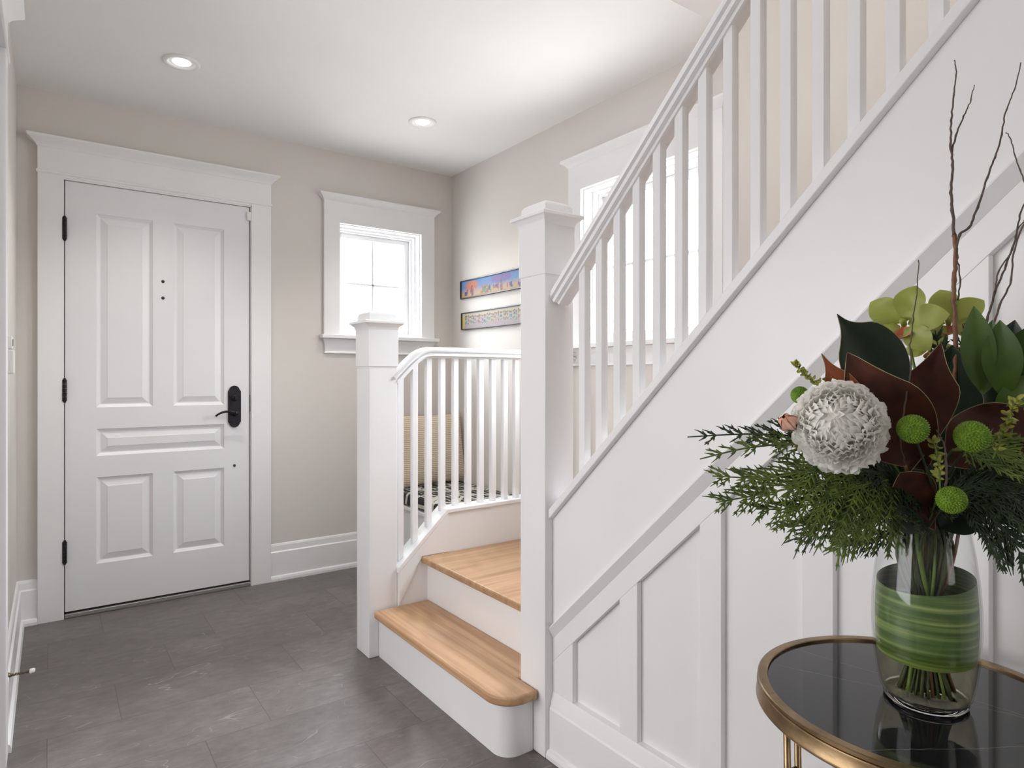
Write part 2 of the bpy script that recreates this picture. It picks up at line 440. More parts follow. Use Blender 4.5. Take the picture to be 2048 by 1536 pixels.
# slab
DX0, DX1, DZ0, DZ1, DF = .0555, .8805, .030, 2.0575, 3.672
panels = [(.180, .419, .988, 1.921), (.511, .753, .988, 1.934-.013), (.180, .751, .754, .885), (.180, .419, .236, .652), (.511, .753, .236, .652)]
slab = MB()
xs = sorted({DX0, DX1, .180, .419, .511, .753}); zs = sorted({DZ0, DZ1, .236, .652, .754, .885, .988, 1.921})
PR = [(.180, .419, .988, 1.921), (.511, .753, .988, 1.921), (.180, .753, .754, .885), (.180, .419, .236, .652), (.511, .753, .236, .652)]
for i in range(len(xs)-1):
    for j in range(len(zs)-1):
        cx, cz = (xs[i]+xs[i+1])/2, (zs[j]+zs[j+1])/2
        if any(p[0] < cx < p[1] and p[2] < cz < p[3] for p in PR): continue
        slab.add([(xs[i], DF, zs[j]), (xs[i+1], DF, zs[j]), (xs[i+1], DF, zs[j+1]), (xs[i], DF, zs[j+1])], [(0, 1, 2, 3)])
slab.add([(DX0, DF, DZ0), (DX1, DF, DZ0), (DX1, DF, DZ1), (DX0, DF, DZ1), (DX0, DF+.045, DZ0), (DX1, DF+.045, DZ0), (DX1, DF+.045, DZ1), (DX0, DF+.045, DZ1)],
         [(4, 7, 6, 5), (0, 4, 5, 1), (1, 5, 6, 2), (2, 6, 7, 3), (3, 7, 4, 0)])
panel_mesh = []
for (x0, x1, z0, z1) in PR:
    steps = [(0, 0), (.003, .004), (.010, .009), (.014, .012), (.019, .012), (.044, .0035), (.046, .002)]
    vs_ = []
    for ins, dep in steps:
        vs_ += [(x0+ins, DF+dep, z0+ins), (x1-ins, DF+dep, z0+ins), (x1-ins, DF+dep, z1-ins), (x0+ins, DF+dep, z1-ins)]
    fs_ = []
    n = len(steps)
    for k in range(n-1):
        for i in range(4):
            j = (i+1) % 4; fs_.append((k*4+i, k*4+j, k*4+4+j, k*4+4+i))
    fs_.append(tuple((n-1)*4+i for i in range(4)))
    panel_mesh.append((vs_, fs_))
ds = slab.build('door_slab', M['door'], door, recalc=False)
for vs_, fs_ in panel_mesh:
    MB().add(vs_, fs_).build('raised_panel', M['door'], ds, recalc=False)
for z0, z1 in ((1.773, 1.888), (1.015, 1.128), (.257, .370)):
    b = MB(); zc = (z0+z1)/2
    for k in range(5):
        a = z0+.006+k*(z1-z0-.012)/5; b.tube([(.0545, DF-.013, a+.0004), (.0545, DF-.013, a+(z1-z0-.012)/5-.0004)], .0092, 14)
    b.tube([(.0545, DF-.013, z0), (.0545, DF-.013, z0+.006)], .006, 10); b.tube([(.0545, DF-.013, z1-.006), (.0545, DF-.013, z1)], .006, 10)
    b.build('hinge', M['bronze'], door)
# handle plate: rounded ends with shoulders
pc, pw, pz0, pz1 = .8035, .0325, .863, 1.091
poly = []
def arcpts(cx, cz, r, a0, a1, n):
    return [(cx+r*math.cos(a0+(a1-a0)*i/n), cz+r*math.sin(a0+(a1-a0)*i/n)) for i in range(n+1)]
r_ = .0285
poly += [(pc+pw, pz0+.032), (pc+pw, pz1-.032), (pc+pw-.006, pz1-.024)]
poly += arcpts(pc, pz1-.0285, r_*.93, .35, pi-.35, 14)
poly += [(pc-pw+.006, pz1-.024), (pc-pw, pz1-.032), (pc-pw, pz0+.032), (pc-pw+.006, pz0+.024)]
poly += arcpts(pc, pz0+.0285, r_*.93, pi+.35, 2*pi-.35, 14)
poly += [(pc+pw-.006, pz0+.024)]
hp = MB().prism(poly, 'y', DF-.009, DF+.001).build('handle_plate', M['bronze'], door, bevel=.003, segs=3)
b = MB(); b.lathe([(.019, 0), (.019, .004), (.012, .008), (.010, .02), (.012, .05), (.010, .056), (.0, .058)], (pc, DF-.009, .944), 20, 'y')
b.tube(catmull([(pc, DF-.055, .944), (pc-.03, DF-.058, .952), (pc-.062, DF-.058, .952), (pc-.088, DF-.056, .942), (pc-.103, DF-.052, .930)], 6), [.0075]*8+[.0062]*8+[.0052]*9, 10)
b.build('lever', M['bronze'], hp, smooth=True)
b = MB(); b.lathe([(.017, 0), (.017, .004), (.014, .007), (0, .008)], (pc, DF-.009, 1.022), 20, 'y'); b.box(pc-.004, pc+.004, DF-.036, DF-.014, 1.012, 1.032)
b.build('thumb_turn', M['bronze'], hp, smooth=False, bevel=.001)
for z, x, r in ((1.6188, .4636, .0065), (1.5352, .4636, .0065), (.6597, .8038, .006)):
    MB().lathe([(r*1.2, 0), (r*1.2, .002), (r*.8, .004), (0, .0045)], (x, DF, z), 16, 'y').build('peephole', M['black'], ds, smooth=True)
b = MB().box(.866, .888, DF-.015, DF+.002, 1.985, 2.032)
b.build('alarm_sensor', M['switch'], door, bevel=.003)
MB().box(.8805, .8885, DF-.001, DF+.02, .948, 1.037).build('strike_plate', M['bronze'], door, bevel=.001)

# ================================================================== WINDOWS
def window(name, axis, u0, u1, z0, z1, wallp, label, loc):
    """axis 'y': window in a wall facing -Y; 'x': wall facing -X. u = along wall."""
    root = empty(name, loc, label, 'window', kind='structure')
    def bx(b, ua, ub, da, db, za, zb):
        # d: distance INTO the wall (negative = into the room)
        if axis == 'y': b.box(ua, ub, wallp+da, wallp+db, za, zb)
        else: b.box(wallp+da, wallp+db, ua, ub, za, zb)
    kb = '+y' if axis == 'y' else '+x'
    def stk(b, ua, ub, da, levels):
        if axis == 'y': b.stack(ua, ub, wallp+da, wallp, levels, kb)
        else: b.stack(wallp+da, wallp, ua, ub, levels, kb)
    cw, t = .0945, .022
    b = MB(); bx(b, u0-cw, u0, -t, 0, z0, z1+.002); bx(b, u1, u1+cw, -t, 0, z0, z1+.002); bx(b, u0-cw, u1+cw, -t, 0, z1, z1+.125)
    b.build('casing', M['trim'], root, bevel=.0015)
    b = MB(); q = z1+.124
    stk(b, u0-cw, u1+cw, -t, [(q, 0), (q+.004, .004), (q+.010, .008), (q+.018, .015), (q+.026, .026), (q+.030, .030), (q+.040, .030)])
    b.build('crown', M['trim'], root, bevel=.001)
    b = MB(); bx(b, u0-cw-.02, u1+cw+.022, -.052, 0, z0-.024, z0); bx(b, u0, u1, -.01, .16, z0-.024, z0)
    b.build('window_stool', M['trim'], root, bevel=.005, segs=3)
    b = MB(); q = z0-.112
    stk(b, u0-cw+.008, u1+cw-.008, -.012, [(q, -.002), (q+.004, .004), (q+.010, .002), (q+.014, -.002), (q+.03, 0), (q+.052, .001), (q+.07, .006), (q+.08, .012), (q+.087, .018)])
    b.build('apron', M['trim'], root, bevel=.001)
    # jamb liner inside the opening (U frames of decreasing size)
    b = MB()
    for ins, d0, d1 in ((.005, .0, .20), (.016, .055, .20), (.026, .085, .20)):
        bx(b, u0, u0+ins, d0, d1, z0, z1); bx(b, u1-ins, u1, d0, d1, z0, z1); bx(b, u0+ins, u1-ins, d0, d1, z1-ins, z1)
        bx(b, u0+ins, u1-ins, d0, d1, z0, z0+ins)
    b.build('jamb', M['trim'], root)
    i0 = .026; s = .030
    b = MB(); a0, a1, c0, c1 = u0+i0, u1-i0, z0+i0, z1-i0
    bx(b, a0, a0+s, .11, .15, c0, c1); bx(b, a1-s, a1, .11, .15, c0, c1); bx(b, a0+s, a1-s, .11, .15, c0, c0+s); bx(b, a0+s, a1-s, .11, .15, c1-s, c1)
    sash = b.build('sash', M['trim'], root, bevel=.003)
    um = (a0+a1)/2; zm = (c0+c1)/2
    b = MB(); bx(b, um-.0075, um+.0075, .122, .146, c0+s, c1-s); bx(b, a0+s, a1-s, .122, .146, zm-.0075, zm+.0075)
    b.build('muntin', M['trim'], sash, bevel=.003)
    b = MB(); bx(b, a0+s-.004, a1-s+.004, .133, .137, c0+s-.004, c1-s+.004); b.build('pane', M['pane'], sash)
    return root
window('window_1', 'y', *W1, YW, 'small white window between the front door and the corner', (1.655, YW, 1.28))
window('window_2', 'x', *W2, XR, 'white window beyond the stair balusters, brightly backlit', (XR, 2.02, 1.19))

# ================================================================== STAIRS
st = empty('staircase', (1.6, 2.0, 0), 'white staircase with two oak steps turning up behind the panelled wall', 'stairs')
T1, T2 = .1925, .378
# riser 1 with bullnose
def bull(x0, y0, r, xe):
    cx, cy = x0+r, y0
    return [(cx-r*math.cos(a), cy-r*math.sin(a)) for a in [i*pi/2/14 for i in range(15)]]+[(xe, cy-r)]
rp = [(1.083, 2.428)]+bull(1.083, 1.602, .057, 1.19)+[(1.19, 1.61), (1.29, 1.63), (1.29, 2.428)]
MB().prism(rp, 'z', 0, T1-.03).build('riser', M['trim'], st, smooth=False)
tp = [(1.055, 2.418)]+bull(1.055, 1.602, .085, 1.1895)+[(1.1895, 1.617), (1.302, 1.617), (1.302, 2.418)]
MB().prism(tp, 'z', T1-.03, T1).build('tread', M['oak_y'], st, bevel=.009, segs=4)
MB().box(1.30, 1.32, 1.6, 2.42, T1-.02, T2-.03).build('riser', M['trim'], st)
MB().prism([(1.268, 2.418), (1.268, 1.617), (1.3025, 1.617), (1.3065, 1.50), (XR-.003, 1.50), (XR-.003, 2.418)], 'z', T2-.028, T2).build('landing', M['oak_x'], st, bevel=.008, segs=4)
# flight going up behind the panelled wall
SL = .952; run = .2; rise = run*SL
for k in range(10):
    y = 1.50-run*k; z = T2+rise*(k+1)
    MB().box(1.288, XR-.004, y-.018, y, z-rise, z-.028).build('riser', M['trim'], st)
    MB().box(1.288, XR-.004, y-run-.02, y+.022, z-.028, z).build('tread', M['oak_x'], st, bevel=.006)
# skirt under the lower railing
sk = [(1.1655, 0), (1.1655, .327), (1.400, .545), (2.161, .551), (2.161, 0)]
MB().prism(sk, 'y', 2.42, 2.497).build('stringer', M['trim'], st)
MB().prism([(1.1655, .194), (1.1655, .327), (1.400, .545), (1.403, .3785), (1.272, .3785)], 'y', 2.4135, 2.42).build('stringer_facing', M['trim'], st, bevel=.0015)
cp = [(1.162, .324), (1.400, .545), (2.161, .551), (2.161, .569), (1.393, .563), (1.162, .349)]
MB().prism(cp, 'y', 2.413, 2.504).build('curb_cap', M['trim'], st, bevel=.003)

# newel posts -----------------------------------------------------------
def newel(name, x0, x1, y0, y1, zband, label):
    root = empty(name, ((x0+x1)/2, (y0+y1)/2, 0), label, 'newel post', 'square newel posts of the stairs')
    MB().box(x0, x1, y0, y1, 0, zband+.05).build('post', M['trim'], root, bevel=.003)
    e = .0035; zt = zband+.155
    b = MB().box(x0-e, x1+e, y0-e, y1+e, zband-.0005, zt); b.build('collar', M['trim'], root, bevel=.0015)
    b = MB().stack(x0, x1, y0, y1, [(zt-.004, .004), (zt+.004, .006), (zt+.009, .009), (zt+.013, .015), (zt+.018, .019), (zt+.020, .024), (zt+.029, .024), (zt+.032, .019), (zt+.033, .010)])
    cap_ = b.build('cap', M['trim'], root, bevel=.0012)
    MB().stack(x0, x1, y0, y1, [(zt+.030, .000), (zt+.055, -.001), (zt+.063, -.006), (zt+.069, -.016), (zt+.072, -.034), (zt+.073, -.05)]).build('pillow_top', M['trim'], cap_, bevel=.004, segs=3)
    return root
newel('newel_post', 1.0405, 1.165, 2.4305, 2.557, 1.177, 'short white square newel post at the far end of the bottom step')
newel('newel_post', 1.1925, 1.3045, 1.489, 1.612, 1.4405, 'tall white square newel post at the near end of the oak steps')

# railings ---------------------------------------------------------------
RP = [(-.0175, -.028), (.0175, -.028), (.0175, -.019), (.030, -.019), (.0305, -.009), (.0215, -.0070), (.0215, -.0030), (.0325, .001), (.0345, .008), (.0325, .014), (.027, .019), (.017, .0225), (0, .0240),
      (-.017, .0225), (-.027, .019), (-.0325, .014), (-.0345, .008), (-.0325, .001), (-.0215, -.0030), (-.0215, -.0070), (-.0305, -.009), (-.030, -.019), (-.0175, -.019)]
lr = empty('stair_railing', (1.66, 2.4575, T2), 'short white level railing with square balusters beside the oak landing', 'railing', 'white baluster railings')
YB = 2.4575
path = catmull([(1.158, YB, 1.124), (1.195, YB, 1.160), (1.235, YB, 1.198), (1.272, YB, 1.226), (1.310, YB, 1.240), (1.36, YB, 1.2425)], 6)+[Vector((1.6, YB, 1.2425)), Vector((2.161, YB, 1.2425))]
MB().sweep(path, [(a, b_*.92) for a, b_ in RP], side=Vector((0, -1, 0))).build('handrail', M['trim'], lr, smooth=True); crisp(bpy.data.objects['handrail'])
def skirt_top(x): return .349+(x-1.162)*.9264 if x < 1.393 else .563+(x-1.393)*.0078
def rail_under(x):
    zz = None
    for a, c in zip(path, path[1:]):
        if a.x <= x <= c.x: zz = a.z+(c.z-a.z)*(x-a.x)/(c.x-a.x)
    return (zz if zz else 1.2425)-.018
for k in range(15):
    x = 1.189+.0669*k; h = .0125
    if x+h > 2.158: continue
    b = MB()
    vs_ = [(x-h, YB-h, skirt_top(x-h)), (x+h, YB-h, skirt_top(x+h)), (x+h, YB+h, skirt_top(x+h)), (x-h, YB+h, skirt_top(x-h)),
           (x-h, YB-h, rail_under(x-h)), (x+h, YB-h, rail_under(x+h)), (x+h, YB+h, rail_under(x+h)), (x-h, YB+h, rail_under(x-h))]
    b.add(vs_, [(0,3,2,1),(4,5,6,7),(0,1,5,4),(1,2,6,5),(2,3,7,6),(3,0,4,7)])
    b.build('baluster', M['trim'], lr, bevel=.002)
ur = empty('stair_railing', (1.25, 1.0, .8), 'long white sloping railing with square balusters above the panelled wall', 'railing', 'white baluster railings')
XB = 1.2475
def rail_z(y): return 1.368+.962*(1.489-y)
MB().sweep([(XB, 1.4885, rail_z(1.4885)), (XB, -.30, rail_z(-.30))], [(a*1.08, b_*1.0) for a, b_ in RP], side=Vector((-1, 0, 0))).build('handrail', M['trim'], ur, smooth=True); crisp(bpy.data.objects['handrail.001'])
def capz(y): return .719+SL*(1.4757-y)
b = MB().prism([(1.4885, capz(1.4885)), (-.35, capz(-.35)), (-.35, capz(-.35)+.030), (1.4885, capz(1.4885)+.030)], 'x', 1.2035, 1.292)
b.build('base_rail', M['trim'], ur, bevel=.003)
for k in range(25):
    y = 1.3875-.0697*k-.0125; h = .0125
    zb_ = lambda q: capz(q)+.029
    zt_ = lambda q: rail_z(q)-.036
    vs_ = [(XB-h, y-h, zb_(y-h)), (XB+h, y-h, zb_(y-h)), (XB+h, y+h, zb_(y+h)), (XB-h, y+h, zb_(y+h)),
           (XB-h, y-h, zt_(y-h)), (XB+h, y-h, zt_(y-h)), (XB+h, y+h, zt_(y+h)), (XB-h, y+h, zt_(y+h))]
    MB().add(vs_, [(0,3,2,1),(4,5,6,7),(0,1,5,4),(1,2,6,5),(2,3,7,6),(3,0,4,7)]).build('baluster', M['trim'], ur, bevel=.002)

# panelled wall under the flight ------------------------------------------
yE, yN = 1.4885, -.35
wp = [(yE, 0), (yE, capz(yE)), (yN, capz(yN)), (yN, ZC), (-3.0, ZC), (-3.0, 0)]
tag(MB().prism(wp, 'x', 1.240, 1.286).build('wall_stairs', M['trim']), kind='structure')
zs_ = lambda y: .3952+SL*(1.4734-y)     # moulding top line
zb_ = lambda y: .3706+SL*(1.4664-y)     # moulding bottom line
zr_ = lambda y: .6044+SL*(1.1485-y)     # bottom of the sloping rail
b = MB()
b.prism([(yE, zb_(yE)), (yN, zb_(yN)), (yN, ZC-.3), (yN, capz(yN)), (yE, capz(yE))], 'x', 1.222, 1.240)
b.prism([(yE, zr_(yE)), (yN, zr_(yN)), (yN, zb_(yN)), (yE, zb_(yE))], 'x', 1.222, 1.240)
for (ya, yb) in ((yE, 1.399), (1.211, 1.1485), (.9532, .8945), (.7034, .6407), (.4463, .388), (.192, .134), (-.062, -.12), (-.316, -.35)):
    b.prism([(ya, .15), (ya, zr_(ya)), (yb, zr_(yb)), (yb, .15)], 'x', 1.222, 1.240)
tag(b.build('trim_1', M['trim'], bevel=.0012), kind='structure')
pf = []
b = MB()
# sloping moulding: thin top, nose, canted underside
def strip(y): return [(1.222, zs_(y)+.008), (1.209, zs_(y)+.006), (1.2055, zs_(y)), (1.2225, zb_(y)), (1.24, zb_(y)), (1.24, zs_(y))]
vs_ = [(x, yE, z) for x, z in strip(yE)]+[(x, yN, z) for x, z in strip(yN)]
n = 6; b.add(vs_, [tuple(range(n)), tuple(range(2*n-1, n-1, -1))]+[(i, (i+1) % n, (i+1) % n+n, i+n) for i in range(n)])
tag(b.build('trim_2', M['trim']), kind='structure')
b = MB().prism([(1.24-a, z) for a, z in [(0, 0), (.044, 0), (.044, .012), (.040, .022), (.032, .025), (.032, .144), (.029, .150), (.020, .186), (.018, .192), (0, .193)]], 'y', -3.0, yE)
tag(b.build('baseboard_stairs', M['trim']), kind='structure')

# ================================================================== LEFT WALL BITS
CX = XL+.022
b = MB(); b.box(XL, CX, 2.345, 2.447, 0, 2.078); b.box(XL, CX, .198, .30, 0, 2.078)
b.box(XL-.12, XL, 2.333, 2.345, 0, 2.068); b.box(XL-.12, XL, .30, .312, 0, 2.068); b.box(XL-.12, XL, .312, 2.333, 2.056, 2.068)
b.stack(XL, CX+.002, .192, 2.453, [(2.078, 0), (2.080, .003), (2.090, .003), (2.092, 0)], '-x')
b.box(XL, CX, .198, 2.447, 2.092, 2.20)
b.stack(XL, CX, .198, 2.447, [(2.195, 0), (2.200, .004), (2.206, .007), (2.214, .014), (2.224, .026), (2.232, .036), (2.236, .040), (2.245, .040)], '-x')
tag(b.build('trim_3', M['trim'], bevel=.001), kind='structure')

sw = empty('light_switch', (XL, 2.70, 1.20), 'white rocker light switch on the left wall before the front door', 'light switch')
MB().box(XL, XL+.012, 2.640, 2.740, 1.141, 1.271).build('cover_plate', M['switch'], sw, bevel=.003)
MB().box(XL+.010, XL+.029, 2.650, 2.732, 1.144, 1.222).build('rocker', M['switch'], sw, bevel=.004)
MB().box(XL+.010, XL+.024, 2.655, 2.728, 1.226, 1.268).build('slide_dimmer', M['switch'], sw, bevel=.003)
MB().box(XL+.0235, XL+.0255, 2.682, 2.702, 1.236, 1.258).build('indicator', M['black'], sw)

ds_ = empty('door_stop', (XL+.017, 2.655, .16), 'brass spring door stop with white tip on the left baseboard', 'door stop')
b = MB().lathe([(.011, 0), (.011, -.003), (.006, -.009), (.004, -.012)], (XL+.0105, 2.655, .16), 16, 'x'); b.build('base', M['spring'], ds_, smooth=True)
sp = [(XL+.02+.050*i/90, 2.655+.0042*math.cos(i*.9), .160+.0042*math.sin(i*.9)) for i in range(91)]
MB().tube(sp, .0011, 6).build('spring', M['spring'], ds_, smooth=True)
MB().lathe([(.0, .0), (.006, -.001), (.0078, -.004), (.0078, -.012), (.0055, -.016), (0, -.017)], (XL+.068, 2.655, .160), 16, 'x').build('rubber_tip', M['white_rubber'], ds_, smooth=True)

# ================================================================== CEILING LIGHTS
def downlight(x, y, label):
    root = empty('recessed_light', (x, y, ZC), label, 'ceiling light', 'recessed ceiling lights')
    MB().lathe([(.072, 0), (.072, -.003), (.068, -.006), (.058, -.007), (.050, -.004), (.040, .008), (.036, .010), (.036, .0)], (x, y, ZC-.0005), 48, close=False).build('trim_ring', M['ceil'], root, smooth=True)
    MB().lathe([(0, -.001), (.034, -.001), (.036, .001), (.0, .002)], (x, y, ZC-.002), 40, close=False).build('lens', M['lens'], root, smooth=True)
    l = bpy.data.lights.new('downlight_lamp', 'SPOT'); l.energy = 30; l.color = (1, .95, .88); l.spot_size = 1.9; l.spot_blend = .9; l.shadow_soft_size = .035
    o = bpy.data.objects.new('downlight_lamp', l); COL.objects.link(o); o.location = (0, 0, -.02); o.parent = root
downlight(.4503, 3.0165, 'round recessed ceiling light above the front door')
downlight(1.5761, 2.9887, 'round recessed ceiling light above the window and bench')

# ================================================================== BENCH AND CUSHIONS
bn = empty('bench', (1.91, 3.1, 0), 'white built-in bench box in the corner behind the low railing', 'bench')
MB().box(1.672, XR-.002, 2.56, YW-.002, .0, .372).build('body', M['trim'], bn, bevel=.003)
MB().box(1.655, XR-.002, 2.555, YW-.002, .372, .392).build('seat_board', M['trim'], bn, bevel=.003)
def pattern_mat():
    m = mat('black_white_woven_fabric', (.1, .1, .1), .9)
    N, L, b = nodes(m)
    tc = N.new('ShaderNodeTexCoord')
    vo = N.new('ShaderNodeTexVoronoi'); vo.inputs['Scale'].default_value = 7; vo.feature = 'DISTANCE_TO_EDGE'
    wv = N.new('ShaderNodeTexWave'); wv.inputs['Scale'].default_value = 9; wv.inputs['Distortion'].default_value = 5; wv.inputs['Detail'].default_value = 2
    L.new(tc.outputs['Object'], wv.inputs['Vector']); L.new(tc.outputs['Object'], vo.inputs['Vector'])
    ed = N.new('ShaderNodeMath'); ed.operation = 'LESS_THAN'; ed.inputs[1].default_value = .07; L.new(vo.outputs['Distance'], ed.inputs[0])
    ms_ = N.new('ShaderNodeMath'); ms_.operation = 'MULTIPLY'; ms_.inputs[1].default_value = .72; L.new(wv.outputs['Fac'], ms_.inputs[0])
    ml = N.new('ShaderNodeMath'); ml.operation = 'MAXIMUM'; L.new(ed.outputs[0], ml.inputs[0]); L.new(ms_.outputs[0], ml.inputs[1])
    cr = N.new('ShaderNodeValToRGB'); cr.color_ramp.elements[0].position = .62; cr.color_ramp.elements[0].color = (.02, .022, .025, 1)
    cr.color_ramp.elements[1].position = .70; cr.color_ramp.elements[1].color = (.52, .51, .44, 1)
    L.new(ml.outputs[0], cr.inputs[0]); L.new(cr.outputs[0], b.inputs['Base Color'])
    return m
M['pattern'] = pattern_mat()
def stripe_mat():
    m = mat('beige_ribbed_fabric', (.6, .5, .4), .95)
    N, L, b = nodes(m)
    tc = N.new('ShaderNodeTexCoord')
    wv = N.new('ShaderNodeTexWave'); wv.bands_direction = 'Z'; wv.inputs['Scale'].default_value = 28; wv.inputs['Distortion'].default_value = .4
    L.new(tc.outputs['Object'], wv.inputs['Vector'])
    cr = N.new('ShaderNodeValToRGB'); cr.color_ramp.elements[0].color = (.50, .40, .29, 1); cr.color_ramp.elements[1].color = (.70, .60, .48, 1)
    L.new(wv.outputs['Fac'], cr.inputs[0]); L.new(cr.outputs[0], b.inputs['Base Color'])
    bp = N.new('ShaderNodeBump'); bp.inputs['Strength'].default_value = .5; bp.inputs['Distance'].default_value = .003
    L.new(wv.outputs['Fac'], bp.inputs['Height']); L.new(bp.outputs[0], b.inputs['Normal'])
    return m
M['stripe'] = stripe_mat()
M['charcoal'] = noisy(mat('dark_green_fabric', (.03, .035, .03), .9), (.02, .025, .02), (.05, .055, .045), 60)
def soft_box(b, x0, x1, y0, y1, z0, z1, bul=.012, n=14):
    def fn(u, v):
        # superellipsoid-like cushion
        th = 2*pi*u; ph = -pi/2+pi*v
        def sp(a, e): return math.copysign(abs(a)**e, a)
        cx, cy, cz = (x0+x1)/2, (y0+y1)/2, (z0+z1)/2
        e1, e2 = .28, .16
        return Vector((cx+(x1-x0)/2*sp(math.cos(ph), e1)*sp(math.cos(th), e2), cy+(y1-y0)/2*sp(math.cos(ph), e1)*sp(math.sin(th), e2), cz+(z1-z0)/2*sp(math.sin(ph), e1)))
    return b.surf(fn, 96, 24, wrap_u=True)
tag(soft_box(MB(), 1.660, XR-.004, 2.565, YW-.004, .393, .470).build('seat_cushion', M['pattern'], smooth=True), 'long black and white patterned cushion lying on the corner bench', 'cushion')
def pillow(w_, h_, t_, n=28):
    b = MB()
    for sgn in (1, -1):
        def fn(u, v):
            a, c = u*2-1, v*2-1
            k = (1-abs(a)**2.6)*(1-abs(c)**2.6)
            pinch = 1-.06*(1-abs(c)**2)*abs(a)**4
            pz = 1-.06*(1-abs(a)**2)*abs(c)**4
            return Vector((a*w_/2*pinch, sgn*t_/2*max(k, 0)**.5, c*h_/2*pz))
        b.surf(fn, n, n)
    return b
def place_pillow(name, m, w_, h_, t_, loc, rz, rx, label):
    b = pillow(w_, h_, t_); R = Matrix.Rotation(rz, 4, 'Z') @ Matrix.Rotation(rx, 4, 'X')
    b.v = [R @ p+Vector(loc) for p in b.v]
    return tag(b.build(name, m, smooth=True), label, 'pillow')
place_pillow('throw_pillow', M['stripe'], .48, .44, .13, (1.918, 3.52, .690), .04, -.16, 'large beige ribbed pillow leaning in the corner of the bench')

# ================================================================== PICTURES
def painted(name, y0, y1, z0, z1, fn, label):
    root = empty(name, (XR, (y0+y1)/2, z0), label, 'picture', 'long narrow framed pictures')
    f = .006
    b = MB()
    b.box(XR-.020, XR-.001, y0, y1, z0, z0+f); b.box(XR-.020, XR-.001, y0, y1, z1-f, z1)
    b.box(XR-.020, XR-.001, y0, y0+f, z0+f, z1-f); b.box(XR-.020, XR-.001, y1-f, y1, z0+f, z1-f)
    b.build('frame', M['frame'], root, bevel=.001)
    ny, nz = 260, 36
    me = bpy.data.meshes.new('canvas'); vs_ = []; fs_ = []; cols = []
    for j in range(nz+1):
        for i in range(ny+1):
            vs_.append((XR-.012-XR, y1-f-(y1-y0-2*f)*i/ny-(y0+y1)/2, f+(z1-z0-2*f)*j/nz))
    for j in range(nz):
        for i in range(ny):
            a = j*(ny+1)+i; fs_.append((a, a+1, a+ny+2, a+ny+1))
    me.from_pydata(vs_, [], fs_)
    ca = me.color_attributes.new('paint', 'FLOAT_COLOR', 'POINT')
    asp = (y1-y0)/(z1-z0)
    for j in range(nz+1):
        for i in range(ny+1):
            c_ = fn(i/ny*asp, j/nz); g_ = sum(c_)/3; k_ = .52*(1+.16*math.sin(i*1.9+j*2.3)*math.cos(j*1.7-i*.9)+random.uniform(-.12, .12))
            ca.data[j*(ny+1)+i].color = (*[max(0, (q_*.82+g_*.18)*k_) for q_ in c_], 1)
    me.materials.append(M['paint']); o = bpy.data.objects.new('canvas', me); COL.objects.link(o); o.parent = root
    ORG[o.name] = ORG[root.name]
M['frame'] = mat('thin_dark_frame', (.02, .02, .025), .35)
pm = mat('painted_canvas', (1, 1, 1), .6); N_, L_, b_ = nodes(pm)
vc = N_.new('ShaderNodeAttribute'); vc.attribute_name = 'paint'; L_.new(vc.outputs['Color'], b_.inputs['Base Color']); M['paint'] = pm
rr = random.Random(3)
def mixc(a, b, t): return tuple(x+(y-x)*t for x, y in zip(a, b))
figs1 = [(rr.uniform(.3, 8), rr.uniform(.12, .38), rr.uniform(.05, .12), rr.choice([(.05, .08, .25), (.5, .1, .05), (.1, .3, .1), (.6, .4, .1), (.15, .1, .3)])) for _ in range(60)]
def art1(x, y):
    c = mixc((.75, .45, .22), (.10, .30, .75), min(max((y-.25)/.35, 0), 1))
    for cx, cy, rx, ry, col in ((1.1, .68, .62, .26, (.75, .14, .04)), (3.9, .75, .95, .24, (.20, .12, .50)), (6.1, .72, .6, .28, (.6, .08, .1)), (7.4, .7, .5, .25, (.7, .3, .05)), (2.4, .45, .35, .12, (.45, .18, .12))):
        d = ((x-cx)/rx)**2+((y-cy)/ry)**2+.35*math.sin(x*23+cx)*math.sin(y*31)
        if d < 1: c = mixc(col, (1, .5, .15) if col[0] > .5 else (.45, .4, .8), max(0, .5*math.sin(x*40)*math.cos(y*28)))
        if abs(x-cx) < .05 and y < cy: c = (.12, .08, .08)
    for fx, fy, s, col in figs1:
        if abs(x-fx) < s*.6 and abs(y-fy) < s*1.3: c = col
    if y < .08: c = mixc(c, (.8, .35, .1), .6)
    return c
figs2 = [(.35+i*.155+rr.uniform(-.03, .03), rr.uniform(.42, .52), rr.choice([(.05, .1, .35), (.5, .35, .05), (.35, .12, .35), (.1, .3, .3), (.6, .15, .1), (.1, .1, .12), (.15, .3, .12)])) for i in range(48)]
def art2(x, y):
    c = mixc((.55, .42, .45), (.72, .62, .38), min(1, max(0, (y-.2)*1.4)))
    if x < .3: c = (.8, .6, .12)
    for fx, fy, col in figs2:
        if abs(x-fx) < .030+.028*math.sin(y*9+fx*7)**2 and abs(y-fy) < .16+.08*math.sin(fx*31)**2: c = col if math.sin(y*22+fx*50) > -.3 else mixc(col, (.8, .7, .5), .6)
        if (x-fx)**2+(y-fy-.28)**2 < .004: c = (.25, .13, .08)
    if y > .86: c = (.75, .68, .5)
    return c
painted('framed_picture', 2.64, 3.552, 1.636, 1.752, art1, 'upper narrow picture with blue sky and orange and purple trees')
painted('framed_picture', 2.64, 3.542, 1.437, 1.547, art2, 'lower narrow picture with a row of figures on a pale yellow ground')

